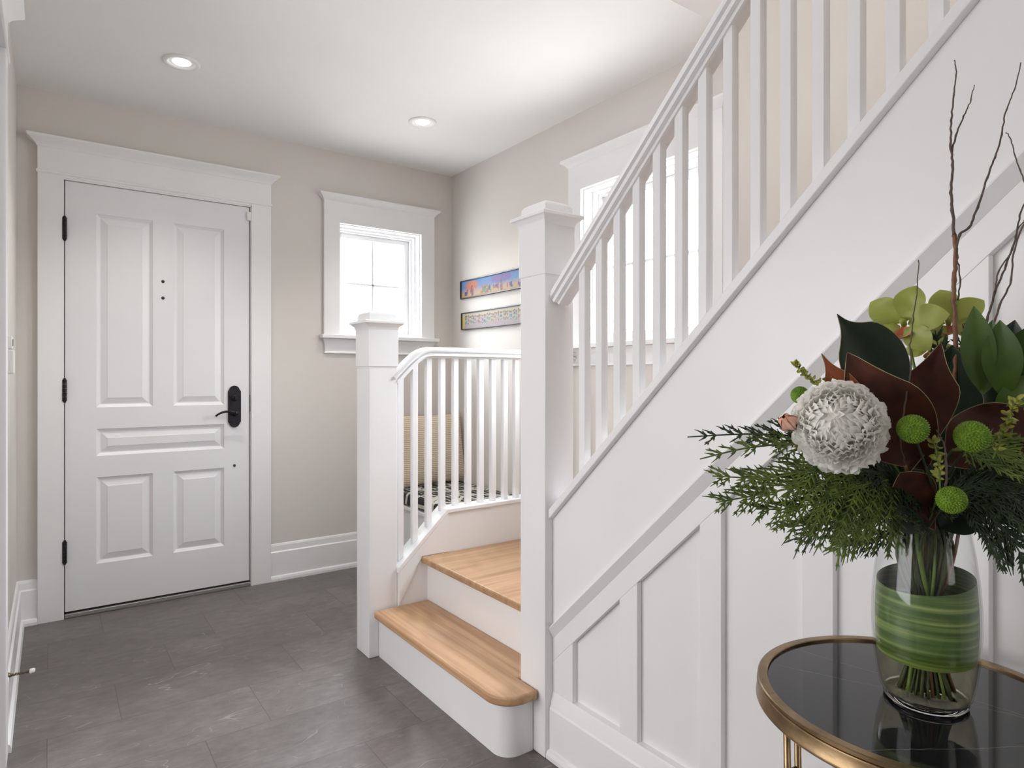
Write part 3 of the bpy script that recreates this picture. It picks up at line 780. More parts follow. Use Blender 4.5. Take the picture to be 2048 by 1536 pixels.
# ================================================================== SIDE TABLE
TC = Vector((.955, .384, 0)); TZ = .70; TR = .2035
tb = empty('side_table', (TC.x, TC.y, 0), 'small round side table with black marble top and antique brass rim', 'table')
def marble():
    m = mat('black_marble', (.012, .012, .014), .045, spec=.6)
    N, L, b = nodes(m)
    tc = N.new('ShaderNodeTexCoord'); nz = N.new('ShaderNodeTexNoise'); nz.inputs['Scale'].default_value = 14; nz.inputs['Detail'].default_value = 4
    L.new(tc.outputs['Object'], nz.inputs['Vector'])
    ds = []
    for a, b_, c in [(0.9862, 0.1658, -0.0439), (0.9133, 0.4072, -0.011)] + [(.55, .83, .115)]:          # a few nearly straight hairline veins
        dt = N.new('ShaderNodeVectorMath'); dt.operation = 'DOT_PRODUCT'; dt.inputs[1].default_value = (a, b_, 0); L.new(tc.outputs['Object'], dt.inputs[0])
        m1 = N.new('ShaderNodeMath'); m1.operation = 'MULTIPLY_ADD'; m1.inputs[1].default_value = .014; L.new(nz.outputs['Fac'], m1.inputs[0])
        m0 = N.new('ShaderNodeMath'); m0.operation = 'ADD'; m0.inputs[1].default_value = c-.007; L.new(dt.outputs['Value'], m0.inputs[0]); L.new(m0.outputs[0], m1.inputs[2])
        ab = N.new('ShaderNodeMath'); ab.operation = 'ABSOLUTE'; L.new(m1.outputs[0], ab.inputs[0]); ds.append(ab)
    mn = N.new('ShaderNodeMath'); mn.operation = 'MINIMUM'; L.new(ds[0].outputs[0], mn.inputs[0]); L.new(ds[1].outputs[0], mn.inputs[1])
    s2 = N.new('ShaderNodeMath'); s2.operation = 'MINIMUM'; L.new(mn.outputs[0], s2.inputs[0]); L.new(ds[2].outputs[0], s2.inputs[1])
    mr = N.new('ShaderNodeMapRange'); mr.inputs['From Max'].default_value = .0007; mr.inputs['To Min'].default_value = .5; mr.inputs['To Max'].default_value = 0
    L.new(s2.outputs[0], mr.inputs['Value'])
    mx = N.new('ShaderNodeMix'); mx.data_type = 'RGBA'; L.new(mr.outputs[0], mx.inputs['Factor'])
    mx.inputs['A'].default_value = (.012, .012, .014, 1); mx.inputs['B'].default_value = (.35, .33, .32, 1)
    L.new(mx.outputs['Result'], b.inputs['Base Color'])
    return m
M['marble'] = marble()
tt = MB().lathe([(0, -.012), (.190, -.012), (.1905, -.003), (.1895, 0), (0, 0)], (TC.x, TC.y, TZ-.004), 128, close=False).build('table_top', M['marble'], tb, smooth=False)
MB().lathe([(.190, -.014), (.190, -.001), (.1912, .0), (.2022, .0), (TR, -.001), (TR, -.0038), (.2022, -.0045), (.2022, -.0060), (.2042, -.0070), (.2046, -.009), (.2046, -.022), (.2058, -.0245), (.2058, -.0275), (.2040, -.0295), (.196, -.0295), (.196, -.014), (.190, -.014)], (TC.x, TC.y, TZ), 160, close=False).build('rim', M['brass'], tb, smooth=True)
ms = bpy.data.objects['rim'].modifiers.new('edge', 'EDGE_SPLIT'); ms.split_angle = .6
def tpt(a, r, z): return (TC.x+r*math.cos(a), TC.y+r*math.sin(a), z)
for k in range(3):
    a0 = math.radians(206)+k*2*pi/3
    b = MB()
    for da in (-.075, .075):
        b.tube([tpt(a0+da, .193, TZ-.03), tpt(a0+da*.9, .187, .35), tpt(a0+da*.8, .180, .012)], .0055, 10)
    b.tube([tpt(a0-.075, .190, .5), tpt(a0+.075, .190, .5)], .004, 8)
    b.tube([tpt(a0-.06, .180, .012), tpt(a0+.06, .180, .012)], .0055, 8)
    b.lathe([(.010, 0), (.010, .010), (.006, .014)], tpt(a0, .180, 0), 14)
    b.build('leg', M['brass'], tb, smooth=True)
b = MB(); b.tube([tpt(2*pi*i/64, .181, .10) for i in range(65)], .0055, 8, cap=False); b.build('lower_ring', M['brass'], tb, smooth=True)

# ================================================================== VASE
VC = Vector((.961, .378, TZ-.004))
vase = empty('vase', VC, 'clear glass vase on the black side table holding the mixed flowers', 'vase')
outer = [(.0495, .009), (.0535, .014), (.0580, .035), (.0620, .068), (.0640, .10), (.0637, .13), (.0611, .165), (.0566, .20), (.0520, .228), (.0500, .240)]
inner = [(.0488, .2405), (.0505, .228), (.0550, .20), (.0595, .165), (.0620, .13), (.0623, .10), (.0603, .068), (.0562, .035), (.0515, .014), (.0475, .0095)]
gb = MB().lathe(outer+[(.0497, .2416), (.0491, .2416)]+inner+[outer[0]], VC, 96, close=False).build('glass_body', M['glass'], vase, smooth=True, recalc=True)
MB().lathe([(0, .0015), (.034, .0015), (.038, .0), (.047, .0), (.0495, .003), (.0500, .007), (.0492, .0088), (.044, .0085), (0, .0078)], VC, 96, close=False).build('thick_base', M['glass_base'], gb, smooth=True, recalc=True)
def rin(z):
    p = inner[::-1]
    for (r0, z0), (r1, z1) in zip(p, p[1:]):
        if z0 <= z <= z1 and z1 > z0: return r0+(r1-r0)*(z-z0)/(z1-z0)
    return .04
wl = [(0, .0088)]+[(rin(z)-.0005, z) for z in (.0105, .014, .02, .03, .05, .065, .08)]+[(0, .08)]
MB().lathe(wl, VC, 72, close=False).build('vase_water', M['water'], vase, smooth=True)
# broad striped leaf wrapped round the inside
def leaf_band():
    m = mat('striped_aspidistra_leaf', (.1, .2, .05), .45)
    N, L, b = nodes(m)
    tc = N.new('ShaderNodeTexCoord'); mp = N.new('ShaderNodeMapping'); mp.inputs['Scale'].default_value = (3, 3, 130)
    L.new(tc.outputs['Object'], mp.inputs[0])
    nz = N.new('ShaderNodeTexNoise'); nz.inputs['Scale'].default_value = 1; nz.inputs['Detail'].default_value = 5; L.new(mp.outputs[0], nz.inputs['Vector'])
    cr = N.new('ShaderNodeValToRGB'); e = cr.color_ramp.elements
    e[0].position = .35; e[0].color = (.030, .075, .012, 1); e[1].position = .70; e[1].color = (.33, .42, .13, 1)
    x = e.new(.52); x.color = (.080, .155, .028, 1)
    L.new(nz.outputs['Fac'], cr.inputs[0]); L.new(cr.outputs[0], b.inputs['Base Color'])
    return m
M['band'] = leaf_band()
b = MB()
def bandf(off):
    def fn(u, v):
        a = 2*pi*u*1.06+2.2
        z = .066+.006*math.sin(a*1.0+1.2)+v*(.098+.006*math.sin(a+2.4))
        r = rin(z)-.0016-off-(.0012*u)
        return VC+Vector((r*math.cos(a), r*math.sin(a), z))
    return fn
b.surf(bandf(0), 100, 10)
bo = b.build('leaf_wrap', M['band'], vase, smooth=True, recalc=False); bo['label'] = 'broad striped green leaf lining the inside of the glass'

# ================================================================== FLOWERS
def gmat(name, c1, c2, rough=.5, scale=30, **kw): return noisy(mat(name, c1, rough, **kw), c1, c2, scale)
M['mag_top'] = gmat('magnolia_leaf_top', (.008, .020, .009), (.014, .030, .012), .38, 25)
M['mag_under'] = gmat('magnolia_leaf_underside', (.042, .010, .005), (.090, .020, .008), .7, 30)
M['mag_orange'] = gmat('orange_leaf_underside', (.20, .045, .012), (.27, .075, .02), .75, 40)
M['leaf_green'] = gmat('fresh_green_leaf', (.036, .080, .008), (.065, .125, .014), .45, 20)
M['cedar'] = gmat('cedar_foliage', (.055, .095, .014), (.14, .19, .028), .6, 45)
M['cedar_dark'] = gmat('dark_cedar_foliage', (.012, .028, .010), (.030, .055, .016), .6, 60)  # darker cedar copy; shade inside the bouquet is put into the colour
M['stem'] = gmat('green_stem', (.10, .17, .03), (.16, .25, .05), .5, 40)
M['stem_dark'] = gmat('dark_stem', (.030, .045, .016), (.055, .065, .024), .6, 60)
M['twig'] = gmat('brown_willow_bark', (.13, .05, .022), (.22, .10, .05), .55, 60)
M['twig_thin'] = gmat('grey_brown_willow_tip', (.07, .045, .035), (.12, .08, .065), .6, 60)
M['petal_white'] = gmat('white_petal', (.95, .94, .91), (.97, .965, .94), .6, 30)
def petal_mix(m, k):
    N, L, b = nodes(m); out = [n for n in N if n.type == 'OUTPUT_MATERIAL'][0]
    tl = N.new('ShaderNodeBsdfTranslucent'); mx = N.new('ShaderNodeMixShader'); mx.inputs[0].default_value = k
    L.new(b.inputs['Base Color'].links[0].from_socket, tl.inputs[0]); L.new(b.outputs[0], mx.inputs[1]); L.new(tl.outputs[0], mx.inputs[2]); L.new(mx.outputs[0], out.inputs[0])
petal_mix(M['petal_white'], .42)
M['pompon'] = gmat('lime_green_petal', (.10, .21, .006), (.19, .32, .015), .6, 120)
M['orchid'] = gmat('yellow_green_orchid_petal', (.34, .42, .07), (.48, .52, .15), .45, 12, Subsurface_Weight=.1)
petal_mix(M['orchid'], .35)
M['orchid_lip'] = gmat('cream_orchid_lip', (.60, .42, .22), (.45, .12, .06), .5, 60)
M['rose'] = gmat('pale_pink_rose_petal', (.70, .32, .22), (.78, .48, .38), .6, 30)
M['bud'] = gmat('yellow_green_bud', (.30, .34, .05), (.42, .40, .10), .6, 60)
GATHER = VC+Vector((0, 0, .215))     # where the stems pass the rim
def stem_path(top, spread=None, k=0):
    """from the flower down through the rim to the bottom of the vase"""
    a = k*2.399; r1 = .024+.012*((k*37) % 10)/10; r2 = .032*((k*53 % 10)/10)**.5+.004
    p1 = VC+Vector((r1*math.cos(a), r1*math.sin(a), .205))
    p0 = VC+Vector((r2*math.cos(a+2.7), r2*math.sin(a+2.7), .014))
    mid = (top+p1)/2+Vector((0, 0, .01)); 
    return catmull([p0, VC+Vector((.5*(r1-r2)*math.cos(a), .5*(r1-r2)*math.sin(a), .11)), p1, mid, top], 6)
CNT = [0]
def add_stem(parent, top, r=.0022, m='stem_dark'):
    CNT[0] += 1
    pts = stem_path(top, k=CNT[0])
    return MB().tube(pts, r, 7).build('stem', M[m], parent, smooth=True)

# --- white chrysanthemum
def mum(center, R, facing, label):
    root = empty('chrysanthemum', center, label, 'flower')
    f = facing.normalized(); ref = Vector((0, 0, 1)); s = f.cross(ref).normalized(); t = s.cross(f).normalized()
    b = MB(); N = 520; g = pi*(3-5**.5); rg = random.Random(5)
    for i in range(N):
        q = (i+.5)/N; th = math.acos(1-1.62*q); a = g*i
        pr = s*math.cos(a)+t*math.sin(a)
        sk_ = min(1, max(0, (q-.55)/.35))**1.3        # 0 = incurved petal, 1 = loose skirt petal
        span = (.50-.15*sk_)*rg.uniform(.75, 1.2); w_ = R*(.088+.11*sk_+.03*min(1, th))*rg.uniform(.85, 1.2)
        tilt = rg.uniform(-.35, .35)*(1 if th > .35 else .5); lift = rg.uniform(-.05, .09)
        roll_ = rg.uniform(-.35, .35)
        def cen(v):
            ang = th+span*(.5-v)*(1-sk_)+sk_*(.10*v*v)
            rad = R*((.58+.52*v-.10*v**4)*(1-sk_)+sk_*(.44+.66*v)+lift*v)
            az = tilt*(v-.3)*.5
            p2 = pr*math.cos(az)+f.cross(pr)*math.sin(az)
            return f*math.cos(ang)*rad+p2*math.sin(ang)*rad+Vector((0, 0, -1))*R*.16*sk_*v*v
        def fn(u, v):
            x = u*2-1
            c0 = cen(v); tn = (cen(min(1, v+.05))-cen(max(0, v-.05))).normalized()
            out_ = c0.normalized(); sd_ = tn.cross(out_).normalized(); sd_ = (sd_+out_*roll_*.6).normalized(); nn = sd_.cross(tn).normalized()
            if nn.dot(out_) < 0: nn = -nn
            wv = w_*(.45+.55*min(1, v*1.4))*(1 if v < .70 else math.sqrt(max(0, 1-((v-.70)/.305)**2)))
            return center+c0+sd_*x*wv+nn*(wv*(.55*sk_+.50*(1-sk_))*x*x)
        b.surf(fn, 5, 8)
    b.build('petals', M['petal_white'], root, smooth=True, recalc=False)
    MB().lathe([(0, -R*.70), (R*.4, -R*.55), (R*.68, 0), (R*.50, R*.45), (R*.3, R*.62), (0, R*.70)], center, 24).build('flower_core', M['petal_white'], root, smooth=True)
    add_stem(root, center+Vector((0.01, 0.01, -R*.4)), .003, 'stem')
    return root
mum(at(1677, 848, .735), .0475, (at(1640, 800, .3)-at(1676, 845, .735))*1.0+Vector((-.1, 0, .12)), 'large white chrysanthemum at the left of the bouquet')

# --- lime pompons
def pompon(center, R, facing, label, squash=.8):
    root = empty('pompon_flower', center, label, 'flower', 'small lime green pompon flowers')
    f = facing.normalized(); s = f.cross(Vector((0, 0, 1))).normalized(); t = s.cross(f)
    b = MB(); N = 260; g = pi*(3-5**.5)
    def sph(u, v):
        a = 2*pi*u; p = pi*v
        return center+(f*math.cos(p)*squash+(s*math.cos(a)+t*math.sin(a))*math.sin(p))*R*.88
    b.surf(sph, 24, 14, wrap_u=True)
    for i in range(N):
        c = 1-1.75*i/N; sn = math.sqrt(max(0, 1-c*c)); a = g*i
        d = f*c*squash+(s*math.cos(a)+t*math.sin(a))*sn
        p = center+d*R*.82; rr_ = R*.085
        q = d.normalized(); e1 = q.cross(f if abs(q.dot(f)) < .95 else s).normalized(); e2 = q.cross(e1)
        vs_ = [p+(e1*math.cos(k*pi/2.5)+e2*math.sin(k*pi/2.5))*rr_ for k in range(5)]+[p+q*R*.12+(e1*math.cos(k*pi/2.5)+e2*math.sin(k*pi/2.5))*rr_*.75 for k in range(5)]+[p+q*R*.19]
        fs_ = [(k, (k+1) % 5, (k+1) % 5+5, k+5) for k in range(5)]+[(k+5, (k+1) % 5+5, 10) for k in range(5)]
        b.add(vs_, fs_)
    b.build('petals', M['pompon'], root, smooth=True, recalc=False)
    add_stem(root, center-f*R*.6*squash, .0014, 'stem_dark')
    return root
CAMV = Vector((0, 0, HC))
def tocam(p): return (CAMV-p).normalized()
for (u, v, d, rp, fv, lab, sq) in (
    (1826, 858, .70, 33, (0, 0, .35), 'lime green pompon flower between the white chrysanthemum and its twin', .85),
    (1944, 873, .70, 36, (.1, 0, .25), 'largest lime green pompon flower at the right, under the brown leaf', .85),
    (1903, 1000, .71, 31, (.3, .1, -.2), 'lowest lime green pompon flower just above the vase rim', .75),
    (1600, 790, .80, 20, (-.4, 0, .6), 'tiny lime green pompon above the white chrysanthemum', .9),
    (1885, 757, .86, 30, (0, 0, 1.2), 'shaded green pompon behind the tall brown leaf', .7)):
    c = at(u, v, d); R = rp*d/FP/1.10
    pompon(c, R, tocam(c)+Vector(fv), lab, sq)

# --- leaves
def leaf(b, base, tip, width, nrm, curl=.0, fold=.15, tipsharp=1.6, n=14, thick=.0007, wave=0.0, two=True, sidecurl=0.0, fat=.5, acum=0.0, rim=False):
    base = Vector(base); tip = Vector(tip); ax = tip-base; L_ = ax.length; ax = ax/L_
    nrm = (Vector(nrm)-ax*Vector(nrm).dot(ax)).normalized(); sd = ax.cross(nrm).normalized()
    def prof(v):
        x = v**(math.log(.5)/math.log(fat))
        w0 = math.sin(pi*x)**(.75 if v < fat else .75+.25*tipsharp*(v-fat))
        if acum and v > .70: w0 *= 1-acum*math.sin(min(1, (v-.70)/.24)*pi/2)*(1 if v < .94 else 1)
        return w0
    def f0(off):
        def fn(u, v):
            x = u*2-1; w_ = width/2*max(prof(min(max(v, .0), 1)), .0)+.0003
            return base+ax*L_*v+nrm*(curl*L_*(4*v*(1-v)))+sd*x*w_+nrm*(fold*w_*abs(x)**1.3+sidecurl*w_*x*abs(x)+wave*w_*math.sin(v*9+x*2))+nrm*off
        return fn
    b.cur = 0; b.surf(f0(thick/2), 9, n)
    if rim:
        b.cur = 2
        for uu in (0.0, 1.0):
            g_ = f0(0); b.tube([g_(uu, i/(n-1)) for i in range(n)], [.00045]*(n-1)+[.0002], 5)
    b.cur = 1 if two else 0; b.surf(f0(-thick/2), 9, n)
    b.cur = 0
def leaf_thing(name, label, cat, specs, mats, stem_r=.0022, stem_m='stem_dark', stem_top=None, group=None):
    """specs: list of (base, tip, width, normal, kwargs)"""
    root = empty(name, specs[0][0], label, cat, group)
    for base, tip, w_, nm, kw in specs:
        b = MB(); leaf(b, base, tip, w_, nm, rim=len(mats) > 2, **kw)
        b.build('leaf', mats, root, smooth=True, recalc=False)
    add_stem(root, Vector(stem_top) if stem_top is not None else Vector(specs[0][0]), stem_r, stem_m)
    return root
M['rim_leaf'] = gmat('pale_leaf_edge', (.30, .26, .12), (.40, .34, .18), .6, 60)
MAG = [M['mag_top'], M['mag_under'], M['rim_leaf']]
tc_ = lambda u, v, d: at(u, v, d)
def N_(p, *add):   # normal facing the camera plus a nudge
    return tocam(p)+Vector(add)
hub = at(1835, 930, .80)
leaf_thing('magnolia_leaf', 'big dark green magnolia leaf standing above the white chrysanthemum', 'leaf',
    [(at(1800, 790, .80), at(1674, 628, .76), .082, N_(at(1740, 700, .78), .15, 0, .25), dict(curl=-.06, fold=.2, fat=.40, tipsharp=1.6, sidecurl=-.15, acum=.62, n=22))], MAG, stem_top=at(1800, 790, .80), group='glossy magnolia leaves')
leaf_thing('magnolia_leaf', 'small orange brown magnolia leaf with pointed tip left of the big leaf', 'leaf',
    [(at(1735, 850, .79), at(1643, 707, .775), .036, -N_(at(1690, 770, .78), -.6, 0, 0), dict(curl=-.05, fold=.1, fat=.42, tipsharp=1.6, acum=.6, n=20))], [M['mag_top'], M['mag_orange'], M['rim_leaf']], group='glossy magnolia leaves')
leaf_thing('magnolia_leaf', 'broad red brown magnolia leaf folded behind the white chrysanthemum', 'leaf',
    [(at(1850, 940, .80), at(1695, 705, .765), .096, -N_(at(1790, 800, .78), -.1, 0, -.2), dict(curl=-.05, fold=-.35, fat=.55, tipsharp=1.0, wave=.10, acum=.35, n=22))], MAG, group='glossy magnolia leaves')
leaf_thing('magnolia_leaf', 'upright red brown magnolia leaf curving to the right at the centre', 'leaf',
    [(at(1815, 950, .79), at(1882, 686, .77), .062, -N_(at(1840, 820, .78), .25, 0, 0), dict(curl=.14, fold=-.45, fat=.60, tipsharp=1.0, wave=.08, acum=.5, n=22, sidecurl=.3))], MAG, group='glossy magnolia leaves')
leaf_thing('magnolia_leaf', 'wide brown magnolia leaf arching over the right pompon flower', 'leaf',
    [(at(1890, 930, .78), at(2046, 815, .74), .084, -N_(at(1960, 840, .76), 0, 0, .45), dict(curl=.16, fold=-.15, fat=.55, tipsharp=1.0, wave=.22, n=22))], MAG, group='glossy magnolia leaves')
leaf_thing('magnolia_leaf', 'low dark magnolia leaf with a curled rim above the vase', 'leaf',
    [(at(1870, 1060, .80), at(1800, 945, .755), .058, -N_(at(1840, 990, .77), 0, 0, .3), dict(curl=.08, fold=-.2, fat=.6))], MAG, group='glossy magnolia leaves')
leaf_thing('magnolia_leaf', 'dark green upright magnolia leaf in the middle of the bouquet', 'leaf',
    [(at(1880, 960, .83), at(1905, 690, .83), .075, N_(at(1890, 800, .83), .3, 0, 0), dict(curl=-.03, fold=.25, fat=.55))], MAG, group='glossy magnolia leaves')
leaf_thing('magnolia_leaf', 'tall dark green magnolia leaf at the right edge of the bouquet', 'leaf',
    [(at(1950, 950, .84), at(2030, 640, .83), .088, N_(at(1990, 800, .83), .1, 0, .1), dict(curl=-.05, fold=.35, fat=.52, wave=.06))], MAG, group='glossy magnolia leaves')
leaf_thing('magnolia_leaf', 'dark magnolia leaf sloping down behind the right pompon flower', 'leaf',
    [(at(1900, 920, .86), at(2060, 1010, .82), .085, N_(at(1980, 960, .84), 0, 0, .2), dict(curl=.06, fold=.2, fat=.5))], MAG, group='glossy magnolia leaves')
leaf_thing('magnolia_leaf', 'dark magnolia leaf deep behind the white chrysanthemum', 'leaf',
    [(at(1860, 1010, .86), at(1730, 870, .85), .09, N_(at(1800, 930, .85), 0, 0, .1), dict(curl=.04, fold=.2, fat=.5))], MAG, group='glossy magnolia leaves')
GRN = [M['leaf_green'], M['leaf_green']]
leaf_thing('green_leaf_sprig', 'sprig of fresh green leaves at the upper right of the bouquet', 'leaves',
    [(at(1960, 780, .80), at(1948, 612, .78), .036, N_(at(1955, 690, .79), .3, 0, 0), dict(curl=.03, fold=.3, fat=.5)),
     (at(1965, 790, .80), at(1985, 640, .80), .036, N_(at(1975, 700, .8), -.5, 0, .1), dict(curl=-.04, fold=.3, fat=.5)),
     (at(2010, 800, .79), at(2000, 640, .77), .040, N_(at(2010, 700, .78), -.1, 0, .1), dict(curl=.05, fold=.25, fat=.55)),
     (at(2020, 800, .79), at(2062, 650, .77), .045, N_(at(2040, 700, .78), -.4, 0, .1), dict(curl=-.05, fold=.25, fat=.55)),
     (at(2010, 860, .79), at(2062, 745, .77), .040, N_(at(2040, 800, .78), -.1, 0, .4), dict(curl=.05, fold=.2, fat=.5))], GRN, stem_top=at(1975, 830, .80))

# --- green orchids
def orchid(center, facing, size, roll, label):
    root = empty('orchid', center, label, 'flower', 'yellow green orchids')
    f = facing.normalized(); s = f.cross(Vector((0, 0, 1))).normalized(); t = s.cross(f).normalized()
    for k, (a, w_, l_) in enumerate(((90, .70, 1.0), (25, .68, .98), (155, .68, .98), (-35, .60, .92), (-145, .60, .92))):
        a = math.radians(a)+roll; d = s*math.cos(a)+t*math.sin(a)
        b = MB(); leaf(b, center+d*size*.08, center+d*size*l_+f*size*.12, size*w_, f-d*.15, curl=.12, fold=.22, wave=.10, fat=.55, two=False, thick=.0009, tipsharp=.6)
        b.build('petal', M['orchid'], root, smooth=True, recalc=False)
    d = -t; b = MB(); leaf(b, center, center-t*size*.45+f*size*.35, size*.42, f+t*.4, curl=-.2, fold=.5, fat=.6, two=False)
    b.build('lip', M['orchid_lip'], root, smooth=True, recalc=False)
    MB().tube([center, center+f*size*.16+t*size*.08, center+f*size*.30], [size*.07, size*.08, size*.06], 8).build('column', M['orchid'], root, smooth=True)
    add_stem(root, center-f*.008, .002, 'stem')
c1 = at(1808, 650, .90); c2 = at(1897, 648, .91)
orchid(c1, tocam(c1)+Vector((-.35, .1, .35)), .056, .25, 'yellow green orchid behind the big dark leaf')
orchid(c2, tocam(c2)+Vector((.25, .1, .30)), .052, -.2, 'yellow green orchid behind the brown willow stem')
c3 = at(1860, 700, .93)
orchid(c3, tocam(c3)+Vector((-.1, .1, .1)), .034, .6, 'smallest orchid, low between the two larger ones')

# --- pink rosebud
rc = at(1577, 846, .74); rb = empty('rosebud', rc, 'pale pink rosebud peeking out left of the white chrysanthemum', 'flower')
ax_ = (at(1570, 835, .735)-at(1592, 862, .75)).normalized()
b = MB()
for k in range(5):
    a = k*2*pi/5; s = ax_.cross(Vector((0, 0, 1))).normalized(); t = ax_.cross(s)
    o_ = (s*math.cos(a)+t*math.sin(a))
    leaf(b, rc-ax_*.013+o_*.001, rc+ax_*.013+o_*.002, .021, -o_, curl=-.24, fold=.35, fat=.55, two=False, tipsharp=.4)
b.build('petals', M['rose'], rb, smooth=True, recalc=False)
b = MB()
for k in range(5):
    a = k*2*pi/5+.5; o_ = (s*math.cos(a)+t*math.sin(a))
    leaf(b, rc-ax_*.015, rc-ax_*.001+o_*.009, .006, -o_, curl=-.1, two=False)
b.build('sepals', M['leaf_green'], rb, smooth=True, recalc=False)
add_stem(rb, rc-ax_*.010, .0014, 'stem')

# --- budded sprig above the mum
def bud_sprig(pts, label, seed):
    root = empty('budded_sprig', pts[0], label, 'sprig'); rg = random.Random(seed)
    cp_ = catmull(pts, 6); MB().tube(cp_, .0011, 6).build('twig', M['stem'], root, smooth=True)
    b = MB()
    for i, p in enumerate(cp_[3:]):
        for q in range(3):
            d = Vector((rg.uniform(-1, 1), rg.uniform(-1, 1), rg.uniform(-.3, 1))).normalized()
            leaf(b, p, p+d*rg.uniform(.006, .011), .004, Vector((rg.uniform(-1, 1), rg.uniform(-1, 1), rg.uniform(-1, 1))), curl=.1, fold=.5, two=False, n=6)
    b.build('buds', M['bud'], root, smooth=True, recalc=False)
    add_stem(root, Vector(pts[0]), .0013, 'stem')
bud_sprig([at(1668, 815, .79), at(1640, 775, .785), at(1612, 752, .78), at(1590, 728, .78)], 'budded sprig sticking out above the white chrysanthemum', 1)
bud_sprig([at(1690, 800, .80), at(1675, 775, .79), at(1660, 755, .785)], 'short budded sprig between the chrysanthemum and the orange brown leaf', 2)
bud_sprig([at(1985, 920, .73), at(2005, 870, .72), at(2020, 830, .715), at(2030, 800, .715)], 'budded sprig in front of the brown leaf at the right', 3)
bud_sprig([at(1880, 985, .74), at(1878, 930, .73), at(1868, 885, .73)], 'small yellow green sprig over the lowest pompon flower', 4)

# --- cedar
def cedar(pts, spread, label, m, seed, nside=15, droop=.15, plane=None):
    """flat fan-like spray; pts = main stem from inside outwards"""
    rg = random.Random(seed); cp_ = catmull(pts, 8); tot = len(cp_)
    root = empty('cedar_sprig', pts[0], label, 'sprig', 'feathery cedar sprigs')
    MB().tube(cp_, [.0017*(1-.75*i/tot)+.0003 for i in range(tot)], 6).build('twig', M[m], root, smooth=True)
    ax = (cp_[-1]-cp_[0]).normalized()
    pn = (plane or tocam(cp_[tot//2])+Vector((0, 0, .6)))
    pn = (pn-ax*pn.dot(ax)).normalized(); sd = ax.cross(pn).normalized()
    Ltot = sum((cp_[i+1]-cp_[i]).length for i in range(tot-1))
    b = MB()
    def scaly(p0, d, L_, r0, bendv):
        """scale-leaf twig: lumpy flattened tube"""
        n = max(3, int(L_/.0036)); pts_ = []; rs = []
        for i in range(n+1):
            t_ = i/n
            pts_.append(p0+d*L_*t_+bendv*L_*t_*t_); rs.append(r0*(1-.4*t_)*(1.3 if i % 2 else .75))
        rs[-1] = r0*.25
        b.tube(pts_, rs, 4, cap=False)
        return pts_
    for k in range(nside):
        t_ = .08+.9*k/nside; i = min(int(t_*(tot-1)), tot-2); p = cp_[i]
        loc = (cp_[i+1]-cp_[i]).normalized()
        for sg in (1, -1):
            if rg.random() < .06: continue
            L1 = spread*(1-.72*t_)*rg.uniform(.75, 1.1)*(.55+.45*min(1, t_*5))
            d = (loc*rg.uniform(.75, 1.0)+sd*sg*rg.uniform(.65, .95)+pn*rg.uniform(-.14, .14)).normalized()
            bend = loc*.35+Vector((0, 0, -droop))
            sp_ = scaly(p, d, L1, .00150, bend)
            s2 = pn.cross(d).normalized()
            m_ = len(sp_)
            for q in range(1, m_-1, 2):
                for s3 in (1, -1):
                    L2 = L1*.34*(1-.6*q/m_)*rg.uniform(.7, 1.15)
                    if L2 < .003: continue
                    d2 = (d*.85+s2*s3*.75+pn*rg.uniform(-.2, .2)).normalized()
                    s_ = scaly(sp_[q], d2, L2, .00140, d*.25)
                    if L2 > .016:
                        for qq in range(1, len(s_)-1, 2):
                            for s4 in (1, -1):
                                scaly(s_[qq], (d2*.85+pn.cross(d2)*s4*.8).normalized(), L2*.34, .0012, d2*.2)
    b.build('foliage', M[m], root, smooth=True, recalc=False)
    add_stem(root, Vector(pts[0]), .0018, 'stem_dark')
